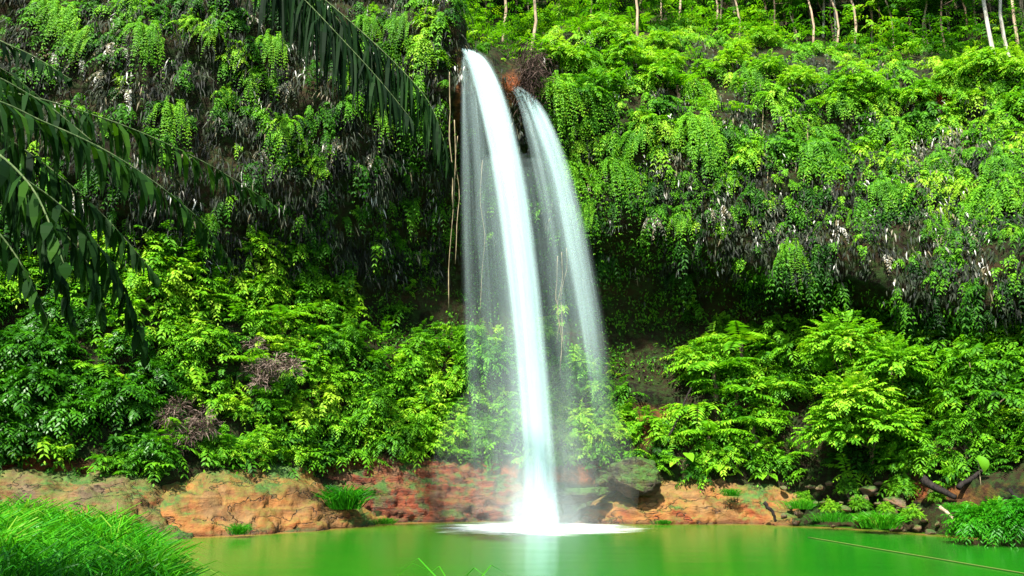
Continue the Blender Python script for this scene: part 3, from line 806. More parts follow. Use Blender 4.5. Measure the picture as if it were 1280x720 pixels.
# ------------------------------------------------------------------ hanging roots and vines
for x0, r0, x1, r1, Y, rad in [(568, 150, 561, 385, 34.3, .035), (572, 170, 569, 330, 34.5, .025), (562, 90, 566, 260, 34.2, .04), (603, 200, 600, 395, 35.5, .02), (702, 315, 700, 470, 36.0, .03), (708, 310, 705, 440, 36.2, .025), (697, 320, 696, 430, 36.4, .02), (1012, 40, 1000, 150, 36.0, .03), (850, 70, 848, 150, 36, .025), (955, 85, 950, 160, 35.2, .03)]:
    a, b = P(x0, r0, Y), P(x1, r1, Y)
    if x0 > 800:
        (a, na_, _), (b, nb_, _) = surf(x0, r0 + 40, 3.5, 6.4), surf(x1 + 6, r1 + 90, 3.5, 6.4); a = a + na_ * .25; b = b + nb_ * .55
    o = Tubes().tube(wiggle((0, 0, 0), b - a, 10, .16), [rad * random.uniform(.4, .75) for _ in range(11)], 6).build('hanging_root', M['root'])
    o.location = a
    wh = 'beside the main waterfall' if x0 < 590 else ('behind the main waterfall' if x0 < 640 else ('behind the thin veil fall' if x0 < 720 else f'down the ferny cliff above the {zone(x0)}'))
    later(o, x0, r0 + x0 * .01, 'long thin brown root hanging', wh, 'root', 'roots hanging from the cliff')
# dark mass of dead rootlets between the falls and the ferny face
lv = Leaves(); c = P(664, 95, 34.9); m = 1500
b = rng.normal(0, 1, (m, 3)) * np.array([.42, .4, .75])
lv.leaf(b, nz(rng.normal(0, .6, (m, 3)) + np.array([0, -.5, -.6])), rng.normal(0, 1, (m, 3)), rng.uniform(.25, .6, m), .035, .15 + rng.normal(0, .1, m))
o = lv.build('root_mass', M['twig']); o.location = c
tag(o, 'dark brown tangle of dead rootlets at the top of the thin veil fall', 'root mass')
# pinkish dry brush over the tan ledge
lv = Leaves(); c, n0, _ = surf(240, 540, .9, 2.5); m = 2200
d = nz(rand_dirs(m, -.6, 1) + np.array([0, -.5, 0]))
cc = rng.normal(0, .45, (9, 3)) * np.array([1.2, .4, .9]); lv.leaf(cc[rng.integers(0, 9, m)] + d * rng.uniform(.1, .5, m)[:, None], nz(d + rng.normal(0, .5, (m, 3)) - Z3 * .4), rng.normal(0, 1, (m, 3)), rng.uniform(.15, .4, m), .03, .55 + rng.normal(0, .2, m))
o = lv.build('dry_bush', M['twig']); o.location = c + np.array([0, -.5, 0])
tag(o, 'greyish pink dry twiggy bush hanging over the tan ledge', 'bush')
lv = Leaves(); c, n0, _ = surf(345, 470, .9, 2.5); m = 1300
d = nz(rand_dirs(m, -.4, 1) + np.array([0, -.5, 0]))
cc = rng.normal(0, .5, (9, 3)) * np.array([1.4, .4, .8]); lv.leaf(cc[rng.integers(0, 9, m)] + d * rng.uniform(.1, .45, m)[:, None], nz(d + rng.normal(0, .5, (m, 3)) - Z3 * .2), rng.normal(0, 1, (m, 3)), rng.uniform(.15, .4, m), .035, .75 + rng.normal(0, .2, m))
o = lv.build('dry_bush', M['twig']); o.location = c + n0 * .9
tag(o, 'faded brown dry twiggy bush among ferns on the green slope', 'bush')

# ------------------------------------------------------------------ rock ledges and boulders along the waterline
def ledge(name, pts, depth, mat, label, lean=.9, rough=.22, strata=.03, seed=0, nu=170, back_up=.3):
    """pts: (px, row of the top edge, Y of the foot): a rounded bank of rock running into the slope behind"""
    xs = np.array([p[0] for p in pts], float); u = np.linspace(xs[0], xs[-1], nu)
    row = np.interp(u, xs, [p[1] for p in pts]); Yf = np.interp(u, xs, [p[2] for p in pts])
    ker = np.ones(11) / 11
    row = np.convolve(np.pad(row, 5, 'edge'), ker, 'valid'); Yf = np.convolve(np.pad(Yf, 5, 'edge'), ker, 'valid')
    prof = []
    for i in range(nu):
        t = P(u[i], row[i], Yf[i] + lean); h = max(t[2], .12); x = t[0]; end = min(1, 5 * min(i, nu - 1 - i) / nu + .25)
        xf = P(u[i], 655, Yf[i])[0]
        pr = [(xf, Yf[i] - .15, -.8), (xf, Yf[i], 0), (xf + (x - xf) * .3, Yf[i] + lean * .22 * (2 - end), h * .5), (x, Yf[i] + lean * .62, h * .86), (x, Yf[i] + lean, h), (x * 1.01, Yf[i] + lean + depth * .5, h * .98 + back_up * .5), (x * 1.03, Yf[i] + lean + depth, h + back_up - .9), (x * 1.03, Yf[i] + lean + depth, -.8)]
        pr = np.array(pr); s = np.linspace(0, len(pr) - 1, 84)
        prof.append(np.stack([np.interp(s, np.arange(len(pr)), pr[:, a]) for a in range(3)], -1))
    g = np.array(prof)
    for _ in range(10):
        gs = g.copy(); gs[:, 1:-1] = (g[:, :-2] + 2 * g[:, 1:-1] + g[:, 2:]) / 4; g = gs
    n = grid_normals(g)
    if n[nu // 2, 24, 1] > 0: n = -n
    f = g.reshape(-1, 3)
    dsp = fbm(f, 2.2, 5, seed + 20) * rough * 1.6 + np.abs(fbm(f * np.array([1, 1, 2.4]), 1.0, 4, seed + 30)) * -rough * .7
    c1 = fbm(f * np.array([.7, .7, 1.2]) + f[:, [2, 0, 1]] * .35, 1.6, 3, seed + 60); dsp -= .16 * np.exp(-(c1 / .022) ** 2)
    dsp += .16 * np.tanh(fbm(f, 1.5, 2, seed + 70) * 7) * .45
    if strata:
        q = f[:, 2] + .25 * f[:, 0] + .35 * fbm(f, 2., 3, seed + 40)
        dsp += strata * (np.abs((q * 2.3) % 1 - .5) * 2 - .5)
        dsp += strata * 1.2 * np.sign(fbm(f * np.array([1., 1, 1.6]), .55, 2, seed + 44)) * .5
    g = (f + n.reshape(-1, 3) * dsp[:, None]).reshape(g.shape)
    a, b = g.shape[:2]; idx = np.arange(a * b).reshape(a, b)
    fc = np.stack([idx[:-1, :-1], idx[1:, :-1], idx[1:, 1:], idx[:-1, 1:]], -1).reshape(-1, 4).tolist()
    fc += [idx[0, :].tolist(), idx[-1, ::-1].tolist(), ]
    o = link(name, g.reshape(-1, 3), fc, mat)
    return tag(o, label, 'rock', 'rock ledges along the waterline')


ledge('rock_ledge', [(-160, 600, 24), (40, 596, 26.2), (110, 590, 26.8), (170, 600, 27.2), (215, 640, 27.6), (240, 668, 28)], 2.2, M['tan'], 'grey and red weathered ledge rising behind the tall grass', seed=1, lean=1.6)
ledge('rock_ledge', [(110, 604, 27.9), (190, 590, 28.3), (260, 582, 28.5), (330, 578, 29.4), (385, 590, 30.8), (435, 622, 32.4), (490, 650, 34.2)], 2.6, M['sand'], 'smooth rounded tan and orange ledge sloping down into the pool', seed=2, rough=.2, lean=3.2, strata=.06)
ledge('rock_ledge', [(360, 600, 34.2), (420, 578, 34.6), (470, 570, 34.9), (540, 574, 35.4), (600, 580, 36.0), (650, 600, 36.2), (690, 612, 36)], 2.0, M['shale'], 'cracked red shale bank between the tan ledge and the main waterfall', seed=3, rough=.16, strata=.10, lean=1.1, nu=110)
ledge('rock_ledge', [(690, 642, 34.8), (715, 632, 34.6), (770, 612, 34.3), (810, 598, 34.2), (850, 589, 34.2), (900, 590, 34.2), (950, 594, 34.0), (1000, 612, 33.2)], 2.6, M['sand'], 'broad orange rock slab behind the mossy boulder, beyond the falls', seed=4, rough=.17, lean=2.4, strata=.04)
ledge('rock_ledge', [(680, 606, 36.0), (720, 590, 36.0), (770, 580, 35.8), (800, 600, 35.8)], 1.5, M['mossrock'], 'green mossy shelf of rock between the waterfall and the boulder', seed=5, lean=.8)


def boulder(name, sx, sy, sz, mat, seed, rough=.28, sub=5):
    bm_ = bpy.data.meshes.new(name)
    import bmesh
    bm = bmesh.new(); bmesh.ops.create_icosphere(bm, subdivisions=sub, radius=1)
    rs = random.Random(seed); cuts = []
    for _ in range(9):
        v = Vector((rs.gauss(0, 1), rs.gauss(0, 1), rs.gauss(0, 1))).normalized(); cuts.append((v, rs.uniform(.5, .85)))
    for v in bm.verts:
        for n, d in cuts:
            k = v.co.dot(n)
            if k > d: v.co -= n * (k - d) * .97
        v.co += v.co.normalized() * mnoise.fractal(v.co * 1.6 + Vector((seed, 0, 0)), 1, 2, 4) * rough * .6 + v.co.normalized() * (mnoise.fractal(v.co * 6 + Vector((seed, 3, 0)), 1, 2, 3) * .035)
        v.co = Vector((v.co.x * sx, v.co.y * sy, v.co.z * sz))
    bm.to_mesh(bm_); bm.free(); bm_.materials.append(mat)
    bm_.polygons.foreach_set('use_smooth', np.ones(len(bm_.polygons), dtype=bool))
    o = bpy.data.objects.new(name, bm_); C.objects.link(o)
    return o


o = boulder('boulder', 1.15, 1.0, .85, M['mossrock'], 3); o.location = P(792, 596, 34.6)
tag(o, 'large dark mossy boulder resting on the orange slab', 'boulder')
o = boulder('boulder', .6, .6, .5, M['mossrock'], 4); o.location = P(762, 602, 35.2)
tag(o, 'smaller dark mossy boulder half behind the large boulder', 'boulder')
o = boulder('boulder', 1.15, .9, .42, M['mossrock'], 8); o.location = P(728, 618, 34.6); o.rotation_euler = (0, R(-8), 0)
tag(o, 'flat green mossed stone low beside the foot of the main waterfall', 'boulder')
# rubble of stones on the far bank by the black branch
protos = [boulder('bank_stone', 1, .9, .7, M['stone'], 11 + i, .3, 3) for i in range(5)]
spots = poisson(70, 975, 1300, 604, 668, 8, ok=lambda x, y: y > 652 - (x - 960) * .0 - 50 and y < 652 + max(0, (x - 960)) * .075)
SIZE = [(.15, 'tiny'), (.22, 'small'), (.34, 'medium'), (9, 'large')]
for i, (x, r) in enumerate(spots):
    t = (x - 960) / 320; Y = 34.0 - 7.2 * max(0, t) - .2
    hgt = max(0, (650 + max(0, x - 960) * .07 - r)) / 36
    Yp = Y + .4 + hgt * 1.0
    s = random.choice([.10, .13, .16, .2, .24, .3, .42 if 1040 < x < 1240 else .2])
    pr = protos[i % 5]
    o = place(pr, P(x, r, Yp), random.uniform(0, 6.28), 1.0)
    if pr.name not in USED: USED.add(pr.name)
    o.scale = (s * random.uniform(.9, 1.4), s, s * random.uniform(.7, 1.1))
    o.rotation_euler = (random.uniform(-.4, .4), random.uniform(-.4, .4), random.uniform(0, 6))
    sz = [w for k, w in SIZE if s < k][0]
    near = [w_ for lim, w_ in ((1015, 'orange slab end'), (1062, 'flat green tuft'), (1088, 'dark hollow'), (1125, 'low bright clump'), (1160, 'pale shrub foot'), (1200, 'thick black branch'), (1240, 'spade leaf'), (9999, 'waterline clumps')) if x < lim][0]
    later(o, x, r, f'{sz} brown stone', ('at the waterline' if hgt < .35 else ('midway up the bank' if hgt < .9 else 'high on the bank')) + f' by the {near}', 'stone', 'stones in the bank rubble')
for x, r, Y in [(1005, 622, 33.4), (1040, 632, 32.6), (1075, 628, 32.0), (1108, 632, 31.2), (1140, 640, 30.2), (1172, 618, 30.2), (1210, 634, 28.9), (1245, 628, 28.6), (1060, 612, 33.0), (1128, 612, 31.6)]:
    o = place(random.choice(sh_bright + sh_mid), P(x, r + 6, Y) - Z3 * .15, random.uniform(0, 6.28), random.uniform(.24, .4))
    nm = o.name.split('.')[0]; near = [w_ for lim, w_ in ((1062, 'flat green tuft'), (1125, 'low bright clump'), (1200, 'thick black branch'), (9999, 'spade leaf')) if x < lim][0]
    later(o, x, r, 'tiny ' + LOOK[nm][0], f'among the stones by the {near}', 'shrub', 'little shrubs among the bank stones')
# driftwood
def branch(pts, rad, mat, label, cat='branch'):
    a = Vector(pts[0]); t = Tubes()
    path = []
    for q in range(len(pts) - 1): path += wiggle(Vector(pts[q]) - a, Vector(pts[q + 1]) - a, 4, .06)[:-1]
    path.append(Vector(pts[-1]) - a)
    o = t.tube(path, np.linspace(rad[0], rad[1], len(path)), 8).build('fallen_branch', mat); o.location = a
    return tag(o, label, cat)


branch([P(1152, 598, 30.4), P(1166, 608, 30.0), P(1195, 622, 29.4)], (.17, .09), M['dark_bark'], 'thick black fallen branch lying on the rubble bank')
branch([P(1198, 610, 29.3), P(1222, 592, 29.6), P(1243, 575, 30.0)], (.10, .05), M['dark_bark'], 'thin black fallen branch leaning up beside the pale spade leaf')
branch([P(1175, 634, 28.6), P(1190, 646, 28.2), P(1200, 656, 27.9)], (.07, .04), M['tan_bark'], 'short tan broken stick on the rubble by the waterline')
branch([P(1262, 612, 28.2), P(1275, 625, 27.9), P(1300, 634, 27.6)], (.06, .04), M['dark_bark'], 'dark bent stick above the leafy clump at the waterline')
branch([P(955, 628, 33.4), P(966, 640, 33.3), P(970, 652, 33.3)], (.08, .05), M['dark_bark'], 'short dark stick stuck in the end of the orange slab')
branch([P(836, 545, 36.2), P(850, 520, 36.6), P(864, 485, 37.2)], (.05, .04), M['dark_bark'], 'slim dark leaning sapling stem in the red earth above the boulder', 'stem')
# single upright spade leaf
sp = empty('spade_leaf_plant', P(1228, 608, 29.0))
V = []; Fc = []; H0 = .45
prof = [(0, .05), (.12, .75), (.3, 1), (.5, .92), (.7, .62), (.88, .25), (1, .02)]
for t, w in prof:
    y = -.12 * math.sin(t * 3)
    V += [(-.19 * w + .1 * t, y - .09 * w, H0 + .62 * (1 - t)), (.1 * t, y, H0 + .62 * (1 - t)), (  .19 * w + .1 * t, y - .11 * w, H0 + .62 * (1 - t))]
for i in range(len(prof) - 1): Fc += [(3 * i, 3 * i + 1, 3 * i + 4, 3 * i + 3), (3 * i + 1, 3 * i + 2, 3 * i + 5, 3 * i + 4)]
link('leaf', V, np.array(Fc), M['leaf'], sp, attrs={'tint': ('FACE', np.full(len(Fc), .66))})
Tubes().tube([(0, 0.1, -.3), (.02, .1, .5), (.0, .08, H0 + .55)], [.02, .018, .015], 6).build('stem', M['root'], sp)
tag(sp, 'plant with one big upright pale spade shaped leaf on the far bank', 'plant')

# ------------------------------------------------------------------ grass tufts
def tuft(name, n, r, h, tint, mat='grass', w=.035):
    lv = Leaves()
    b = np.concatenate([rng.normal(0, r * .5, (n, 2)), np.zeros((n, 1))], 1)
    d = nz(np.concatenate([b[:, :2] * .55 / r + rng.normal(0, .25, (n, 2)), np.ones((n, 1))], 1))
    blades(lv, b, d, h * rng.uniform(.6, 1.15, n), w, tint + rng.normal(0, .12, n))
    return lv.build(name, M[mat])


def blades(lv, b, d, L, w, tint):
    """two-piece arching blades"""
    n = len(b); s = nz(np.cross(d, rng.normal(0, 1, (n, 3)))); L = L[:, None]
    hz = nz(d * np.array([1, 1, 0]) + 1e-6)
    p1 = b + d * L * .55; p2 = p1 + nz(d * .6 + hz * .7 - Z3 * .05) * L * .35; p3 = p2 + nz(hz - Z3 * .45) * L * .25
    W = w
    for a, c, wa, wc in ((b, p1, W * .8, W), (p1, p2, W, W * .7), (p2, p3, W * .7, W * .08)):
        lv.v.append(np.stack([a - s * wa / 2, a + s * wa / 2, c + s * wc / 2, c - s * wc / 2], 1).reshape(-1, 3)); lv.t.append(np.broadcast_to(tint, (n,)))


for x, r, Y, n, rr, h, ti, lab in [(432, 636, 32.6, 420, .5, 1.15, .5, 'round green grass tuft growing on the tan ledge beside the red shale'), (1100, 660, 29.8, 420, .5, .7, .62, 'low bright green clump at the waterline below the rubble'), (1040, 652, 31.2, 290, .6, .45, .55, 'flat green tuft at the waterline below the dark hollow'),
                                (1000, 636, 33.0, 290, .5, .5, .6, 'small green tuft on the end of the orange slab'), (915, 620, 34.3, 280, .25, .4, .5, 'tiny dark tuft in a crack on the orange slab'), (830, 655, 34.1, 280, .3, .22, .4, 'tiny low tuft at the foot of the orange slab'), (480, 655, 34.1, 280, .4, .3, .7, 'tiny bright tuft where the tan ledge meets the water'), (298, 668, 28.3, 280, .22, .45, .5, 'tiny green tuft at the foot of the tan ledge'), (1195, 640, 28.6, 280, .35, .4, .55, 'green weeds among the rubble under the black branch')]:
    o = tuft('grass_tuft', n, rr, h, ti, w=.035 if n > 300 else .016); o.location = P(x, r, Y); tag(o, lab, 'grass')
for x, r, Y, s in [(1228, 668, 26.0, .8), (1262, 664, 26.0, .95), (1300, 668, 25.2, 1.0)]:
    o = make_shrub('waterline_clump', .95 * s, .95 * s, 6, 420, .24, .045, .55, 'grass', x, pairs=6)
    o.location = P(x, r, Y) + np.array([0, 0, -.1])
    later(o, x, r, 'bushy narrow leaved clump at the waterline', 'below the black fallen branch' if x < 1240 else ('where the pool bank bends' if x < 1290 else 'at the edge of the scene'), 'clump', 'leafy clumps at the waterline')

# ------------------------------------------------------------------ ground, near bank and pool
xs = np.unique(np.concatenate([np.linspace(-320, -34, 22), np.linspace(-34, 34, 137), np.linspace(34, 320, 22)]))
ys = np.unique(np.concatenate([np.linspace(-160, -8, 14), np.linspace(-8, 46, 109), np.linspace(46, 420, 24)]))
XX, YY = np.meshgrid(xs, ys, indexing='ij')
EY = [-60, 4, 8, 12, 16, 17.5, 20, 23, 25.5, 28, 30]
EX = [40, 30, 1.5, -3.2, -5.5, -6.1, -7.4, -8.8, -10.0, -12.5, -18]     # shore line of the near left bank


def ground_z(X, Y):
    e = np.interp(Y, EY, EX); k = np.clip((e - X) / 1.6, 0, 1); k = k * k * (3 - 2 * k)
    far = np.clip((Y - 24) / 5, 0, 1)
    return -1.3 + k * (1.55 + np.clip((e - X) * .10, 0, .9)) * (1 - far * .6) + .0


ZZ = ground_z(XX, YY)
gp = np.stack([XX, YY, ZZ], -1).reshape(-1, 3)
gp[:, 2] += fbm(gp, 2.5, 3, 50) * .12 * (np.abs(gp[:, 0]) < 40)
idx = np.arange(gp.shape[0]).reshape(XX.shape)
gf = np.stack([idx[:-1, :-1], idx[1:, :-1], idx[1:, 1:], idx[:-1, 1:]], -1).reshape(-1, 4)
tag(link('ground', gp, gf, M['soil']), 'earth ground with the grassy near bank and the pool bed', 'ground', kind='structure')

wx = np.linspace(-34, 40, 149); wy = np.linspace(0, 38.5, 78)
WX, WY = np.meshgrid(wx, wy, indexing='ij'); wp = np.stack([WX, WY, np.zeros_like(WX)], -1).reshape(-1, 3)
shore = np.array([P(x, 655, y) for x, y in [(150, 28.3), (220, 28.4), (300, 29), (375, 30.8), (430, 32.6), (475, 34.2), (540, 35.4), (600, 36), (690, 35.4), (780, 34.3), (850, 34.2), (950, 34), (1060, 31.8), (1200, 28.4), (1280, 26.8), (1500, 23)]])[:, :2]
sh2 = np.concatenate([np.linspace(shore[i], shore[i + 1], 14) for i in range(len(shore) - 1)])
dist = np.min(np.hypot(wp[:, None, 0] - sh2[None, :, 0], wp[:, None, 1] - sh2[None, :, 1]), 1)
el = np.interp(wp[:, 1], EY, EX); dl = np.clip(wp[:, 0] - el, 0, 99)
shal = .95 * np.exp(-dist / .5) + .16 * np.exp(-dist / 3.0) + .36 * np.exp(-dl / 4.5) + .32 * np.exp(-((wp[:, 0] + 4.5) / 3.2) ** 2 - ((wp[:, 1] - 32.5) / 3) ** 2)
idx = np.arange(len(wp)).reshape(WX.shape); wf = np.stack([idx[:-1, :-1], idx[1:, :-1], idx[1:, 1:], idx[:-1, 1:]], -1).reshape(-1, 4)
tag(link('pool_water', wp, wf, water_mat(), attrs={'shallow': ('POINT', shal)}), 'calm green pool water below the waterfall', 'water', kind='structure')

# grass of the near bank
n = 30000
gy = rng.uniform(13, 27, n); gx = np.interp(gy, EY, EX) + .35 - rng.random(n) ** 1.15 * 11
cl = vnoise(np.stack([gx, gy, gx * 0], 1), 1.3, 60); k = rng.random(n) < .62 + cl * 1.1
gx, gy, cl = gx[k], gy[k], cl[k]; n = len(gx)
gz = ground_z(gx, gy)
k = gz > -.35; gx, gy, gz, cl = gx[k], gy[k], gz[k], cl[k]; n = len(gx)
b = np.stack([gx, gy, gz - .05], 1)
hd = rng.uniform(0, 2 * math.pi, n); lean = rng.uniform(.1, 1.1, n)
d = nz(np.stack([np.cos(hd) * lean + .12, np.sin(hd) * lean, np.ones(n)], 1))
lv = Leaves(); blades(lv, b, d, rng.uniform(.35, .9, n) * (1 + cl * .9), .032, .38 + cl * .7 + rng.normal(0, .15, n))
tag(lv.build('grass', M['grass']), 'long arching green grass covering the near bank', 'grass', kind='stuff')
# a few blades on the shore by the camera
for x, r, Y, nn, lab in [(566, 712, 7.5, 5, 'few upright grass blades showing at the bottom edge of the pool'), (474, 722, 7.5, 3, 'two short grass blades barely showing below the pool')]:
    q = P(x, r, Y); base = np.array([q[0], q[1], ground_z(q[0], q[1])]); hh = q[2] - base[2]
    lv = Leaves(); bb = rng.normal(0, .06, (nn, 3)) * np.array([1, 1, 0])
    blades(lv, bb, nz(np.stack([rng.normal(-.05, .12, nn), rng.normal(0, .1, nn), np.ones(nn)], 1)), hh * rng.uniform(1.25, 1.6, nn), .018, np.full(nn, .7))
    o = lv.build('grass_tuft', M['grass']); o.location = base; tag(o, lab, 'grass')
# floating line on the pool
a, b = P(1010, 672, 28.2), P(1310, 716, 18.6); a[2] = b[2] = .02
rm, nt, N, L = new_mat('yellow_line'); pb = nd(N, 'ShaderNodeBsdfPrincipled', Roughness=.7); pb.inputs['Base Color'].default_value = (  .07, .10, .012, 1); oo = N.new('ShaderNodeOutputMaterial'); L.new(pb.outputs[0], oo.inputs[0])
pth = [Vector(a).lerp(Vector(b), t / 16) - Vector(a) + Vector((0, math.sin(t * .8) * .05, 0)) for t in range(17)]
o = Tubes().tube(pth, [.016] * 17, 6).build('floating_rope', rm); o.location = a
tag(o, 'thin yellowish rope floating straight across the green pool', 'rope')

# ------------------------------------------------------------------ waterfall
def catmull(pts, n):
    pts = np.array(pts, float); t = np.linspace(0, len(pts) - 1, n); out = []
    for q in t:
        i = min(int(q), len(pts) - 2); f = q - i
        p0, p1, p2, p3 = pts[max(i - 1, 0)], pts[i], pts[i + 1], pts[min(i + 2, len(pts) - 1)]
        out.append(.5 * ((2 * p1) + (p2 - p0) * f + (2 * p0 - 5 * p1 + 4 * p2 - p3) * f * f + (3 * p1 - p0 - 3 * p2 + p3) * f ** 3))
    return np.array(out)


def fall_strands(rows, ns, width, seed, wob=.0, bias=0.0, vein=(1, 1), n=60):
    """rows: (px, row, Y, half width px, density); many soft strands filling an oval section"""
    rs = np.random.default_rng(seed)
    ctr = catmull([P(p[0], p[1], p[2]) for p in rows], n)
    hw = catmull([[p[3] * p[2] / F, p[4], 0] for p in rows], n)
    ln = np.concatenate([[0], np.cumsum(np.linalg.norm(np.diff(ctr, axis=0), axis=1))])
    V, Fc, UV, D = [], [], [], []; k0 = 0
    for s in range(ns):
        r = math.sqrt(rs.random()); an = rs.uniform(0, 2 * math.pi)
        a, bb = r * math.cos(an) + bias * rs.random(), r * math.sin(an)
        ph = rs.uniform(-1.0, 1.0); w = width * rs.uniform(.6, 1.3); st = rs.uniform(*vein)
        acr = np.array([math.cos(ph), math.sin(ph), 0])
        c = ctr + np.outer(hw[:, 0] * a, [1, 0, 0]) + np.outer(hw[:, 0] * bb * .8, [0, 1, 0])
        for i in range(n):
            e = acr * hw[i, 0] * w
            V += [c[i] - e, c[i] + e]; UV += [(0, ln[i]), (1, ln[i])]; D += [max(hw[i, 1], 0) * st] * 2
        for i in range(n - 1): Fc.append((k0 + 2 * i, k0 + 2 * i + 1, k0 + 2 * i + 3, k0 + 2 * i + 2))
        k0 += 2 * n
    return np.array(V), np.array(Fc), np.array(UV), np.array(D)


def merge(parts):
    V, Fc, UV, D = [], [], [], []; k = 0
    for v, f, u, d in parts:
        V.append(v); Fc.append(f + k); UV.append(u); D.append(d); k += len(v)
    return np.concatenate(V), np.concatenate(Fc), np.concatenate(UV), np.concatenate(D)


WM = fall_mat('falling_water', 1.0, (.62, .80, .79))
MAIN = [(560, 63, 36.2, 8, .9), (584, 66, 34.8, 11, 1), (600, 82, 34.2, 14, 1), (617, 130, 33.7, 17, .95), (637, 220, 33.1, 19, .75), (651, 320, 32.7, 19, .66), (664, 440, 32.4, 18, .62), (673, 550, 32.1, 18, .64), (679, 664, 32.0, 20, .72)]
root = empty('waterfall', P(679, 664, 32))
def rel(part, o):
    v, f, u, d = part; return v - np.array(o.location), f, u, d
v, f, u, d = rel(fall_strands(MAIN, 54, .5, 1, vein=(.25, 1.25)), root)
link('main_stream', v, f, WM, root, attrs={'dens': ('POINT', d * .46)}, uv=u)
LV = [(586, 72, 34.6, 9, .5), (592, 120, 34.3, 15, .42), (600, 250, 34.0, 22, .28), (608, 380, 33.7, 26, .2), (618, 500, 33.5, 30, .14), (628, 640, 33.2, 32, .1)]
LV2 = [(640, 200, 33.5, 40, .25), (656, 320, 33.1, 46, .2), (668, 450, 32.8, 48, .2), (676, 560, 32.4, 48, .24), (680, 655, 32.2, 50, .28)]
v, f, u, d = rel(merge([fall_strands(LV, 26, .3, 2, vein=(.4, 1.2)), fall_strands(LV2, 26, .45, 4, vein=(.5, 1))]), root)
link('spray_veil', v, f, WM, root, attrs={'dens': ('POINT', d * .24)}, uv=u)
tag(root, 'tall thick white main waterfall dropping from the cliff into the pool', 'waterfall')
root = empty('waterfall', P(768, 650, 33.2))
V1 = [(632, 105, 36.4, 7, 1), (646, 112, 35.0, 9, 1), (660, 128, 34.8, 14, .9), (680, 180, 34.4, 22, .55), (699, 260, 34.1, 27, .36), (713, 340, 33.9, 31, .25), (725, 430, 33.7, 34, .14), (735, 510, 33.5, 36, .05), (740, 580, 33.4, 46, .015)]
V2 = [(646, 110, 35.0, 7, .9), (668, 130, 34.6, 9, .9), (690, 180, 34.2, 11, .85), (708, 240, 34.0, 12, .7), (724, 320, 33.7, 13, .55), (738, 400, 33.5, 13, .45), (749, 480, 33.4, 12, .13), (755, 530, 33.3, 13, .03), (758, 570, 33.3, 14, .01)]
v, f, u, d = rel(fall_strands(V1, 40, .32, 5, vein=(.4, 1.1)), root)
link('spray_veil', v, f, WM, root, attrs={'dens': ('POINT', d * .22)}, uv=u)
v, f, u, d = rel(fall_strands(V2, 26, .5, 6, vein=(.5, 1.1)), root)
link('main_stream', v, f, WM, root, attrs={'dens': ('POINT', d * .26)}, uv=u)
tag(root, 'thin see-through veil fall arching down beside the thick main waterfall', 'waterfall')

# churned white water where the fall lands
fm, nt, N, L = new_mat('white_foam')
tc = N.new('ShaderNodeTexCoord'); at = nd(N, 'ShaderNodeAttribute', attribute_name='edge')
mp = N.new('ShaderNodeMapping'); mp.inputs['Scale'].default_value = (.5, .8, 1); L.new(tc.outputs['Object'], mp.inputs[0])
fn = nd(N, 'ShaderNodeTexNoise', Scale=1.5, Detail=5.0); L.new(mp.outputs[0], fn.inputs['Vector'])
al = nd(N, 'ShaderNodeMapRange', interpolation_type='SMOOTHSTEP'); al.inputs[1].default_value = .02; al.inputs[2].default_value = .85
L.new(math_n(N, L, 'ADD', at.outputs['Fac'], math_n(N, L, 'MULTIPLY_ADD', fn.outputs[0], .8, -.48)), al.inputs[0])
df = nd(N, 'ShaderNodeBsdfDiffuse'); df.inputs[0].default_value = (.92, .97, .95, 1); tr_ = N.new('ShaderNodeBsdfTransparent'); mx = N.new('ShaderNodeMixShader')
L.new(al.outputs[0], mx.inputs[0]); L.new(tr_.outputs[0], mx.inputs[1]); L.new(df.outputs[0], mx.inputs[2]); oo = N.new('ShaderNodeOutputMaterial'); L.new(mx.outputs[0], oo.inputs[0])
V, E, Fc = [(0, 0, .16)], [1.0], []
nr, na = 14, 56
for i in range(1, nr + 1):
    for j in range(na):
        t = i / nr; a = 2 * math.pi * j / na
        V.append((4.6 * t * math.cos(a), 4.1 * t * math.sin(a), .01 + .15 * math.exp(-(t * 3.2) ** 2))); E.append((1 - t) ** .9)
for j in range(na): Fc.append((0, 1 + j, 1 + (j + 1) % na))
for i in range(nr - 1):
    for j in range(na): Fc.append((1 + i * na + j, 1 + (i + 1) * na + j, 1 + (i + 1) * na + (j + 1) % na, 1 + i * na + (j + 1) % na))
o = link('foam', V, Fc, fm, attrs={'edge': ('POINT', E)}); o.location = P(673, 662, 32) * np.array([1, 1, 0]) + np.array([0, .3, .0])
tag(o, 'white churned foam spreading where the main waterfall hits the pool', 'foam', kind='stuff')
# airborne spray round the foot of the falls: nested soft clouds of mist
import bmesh
for (px, row, Y, sx, sy, sz, dn) in [(677, 645, 32.0, 1.5, 1.4, 1.2, .05), (677, 620, 32.2, 2.3, 2.0, 3.2, .03), (668, 600, 33, 4.2, 2.4, 4.8, .022)]:
    me = bpy.data.meshes.new('mist'); bm = bmesh.new(); bmesh.ops.create_icosphere(bm, subdivisions=4, radius=1); bm.to_mesh(me); bm.free()
    me.materials.append(mist_mat('spray_mist', dn))
    o = bpy.data.objects.new('mist', me); C.objects.link(o); o.location = P(px, row, Y); o.scale = (sx, sy, sz)
    tag(o, {1.5: 'dense white spray at the very foot of the main waterfall', 2.3: 'pale spray rising round the foot of the main waterfall', 4.2: 'wide faint mist drifting about the foot of both falls'}[sx], 'mist', kind='stuff')

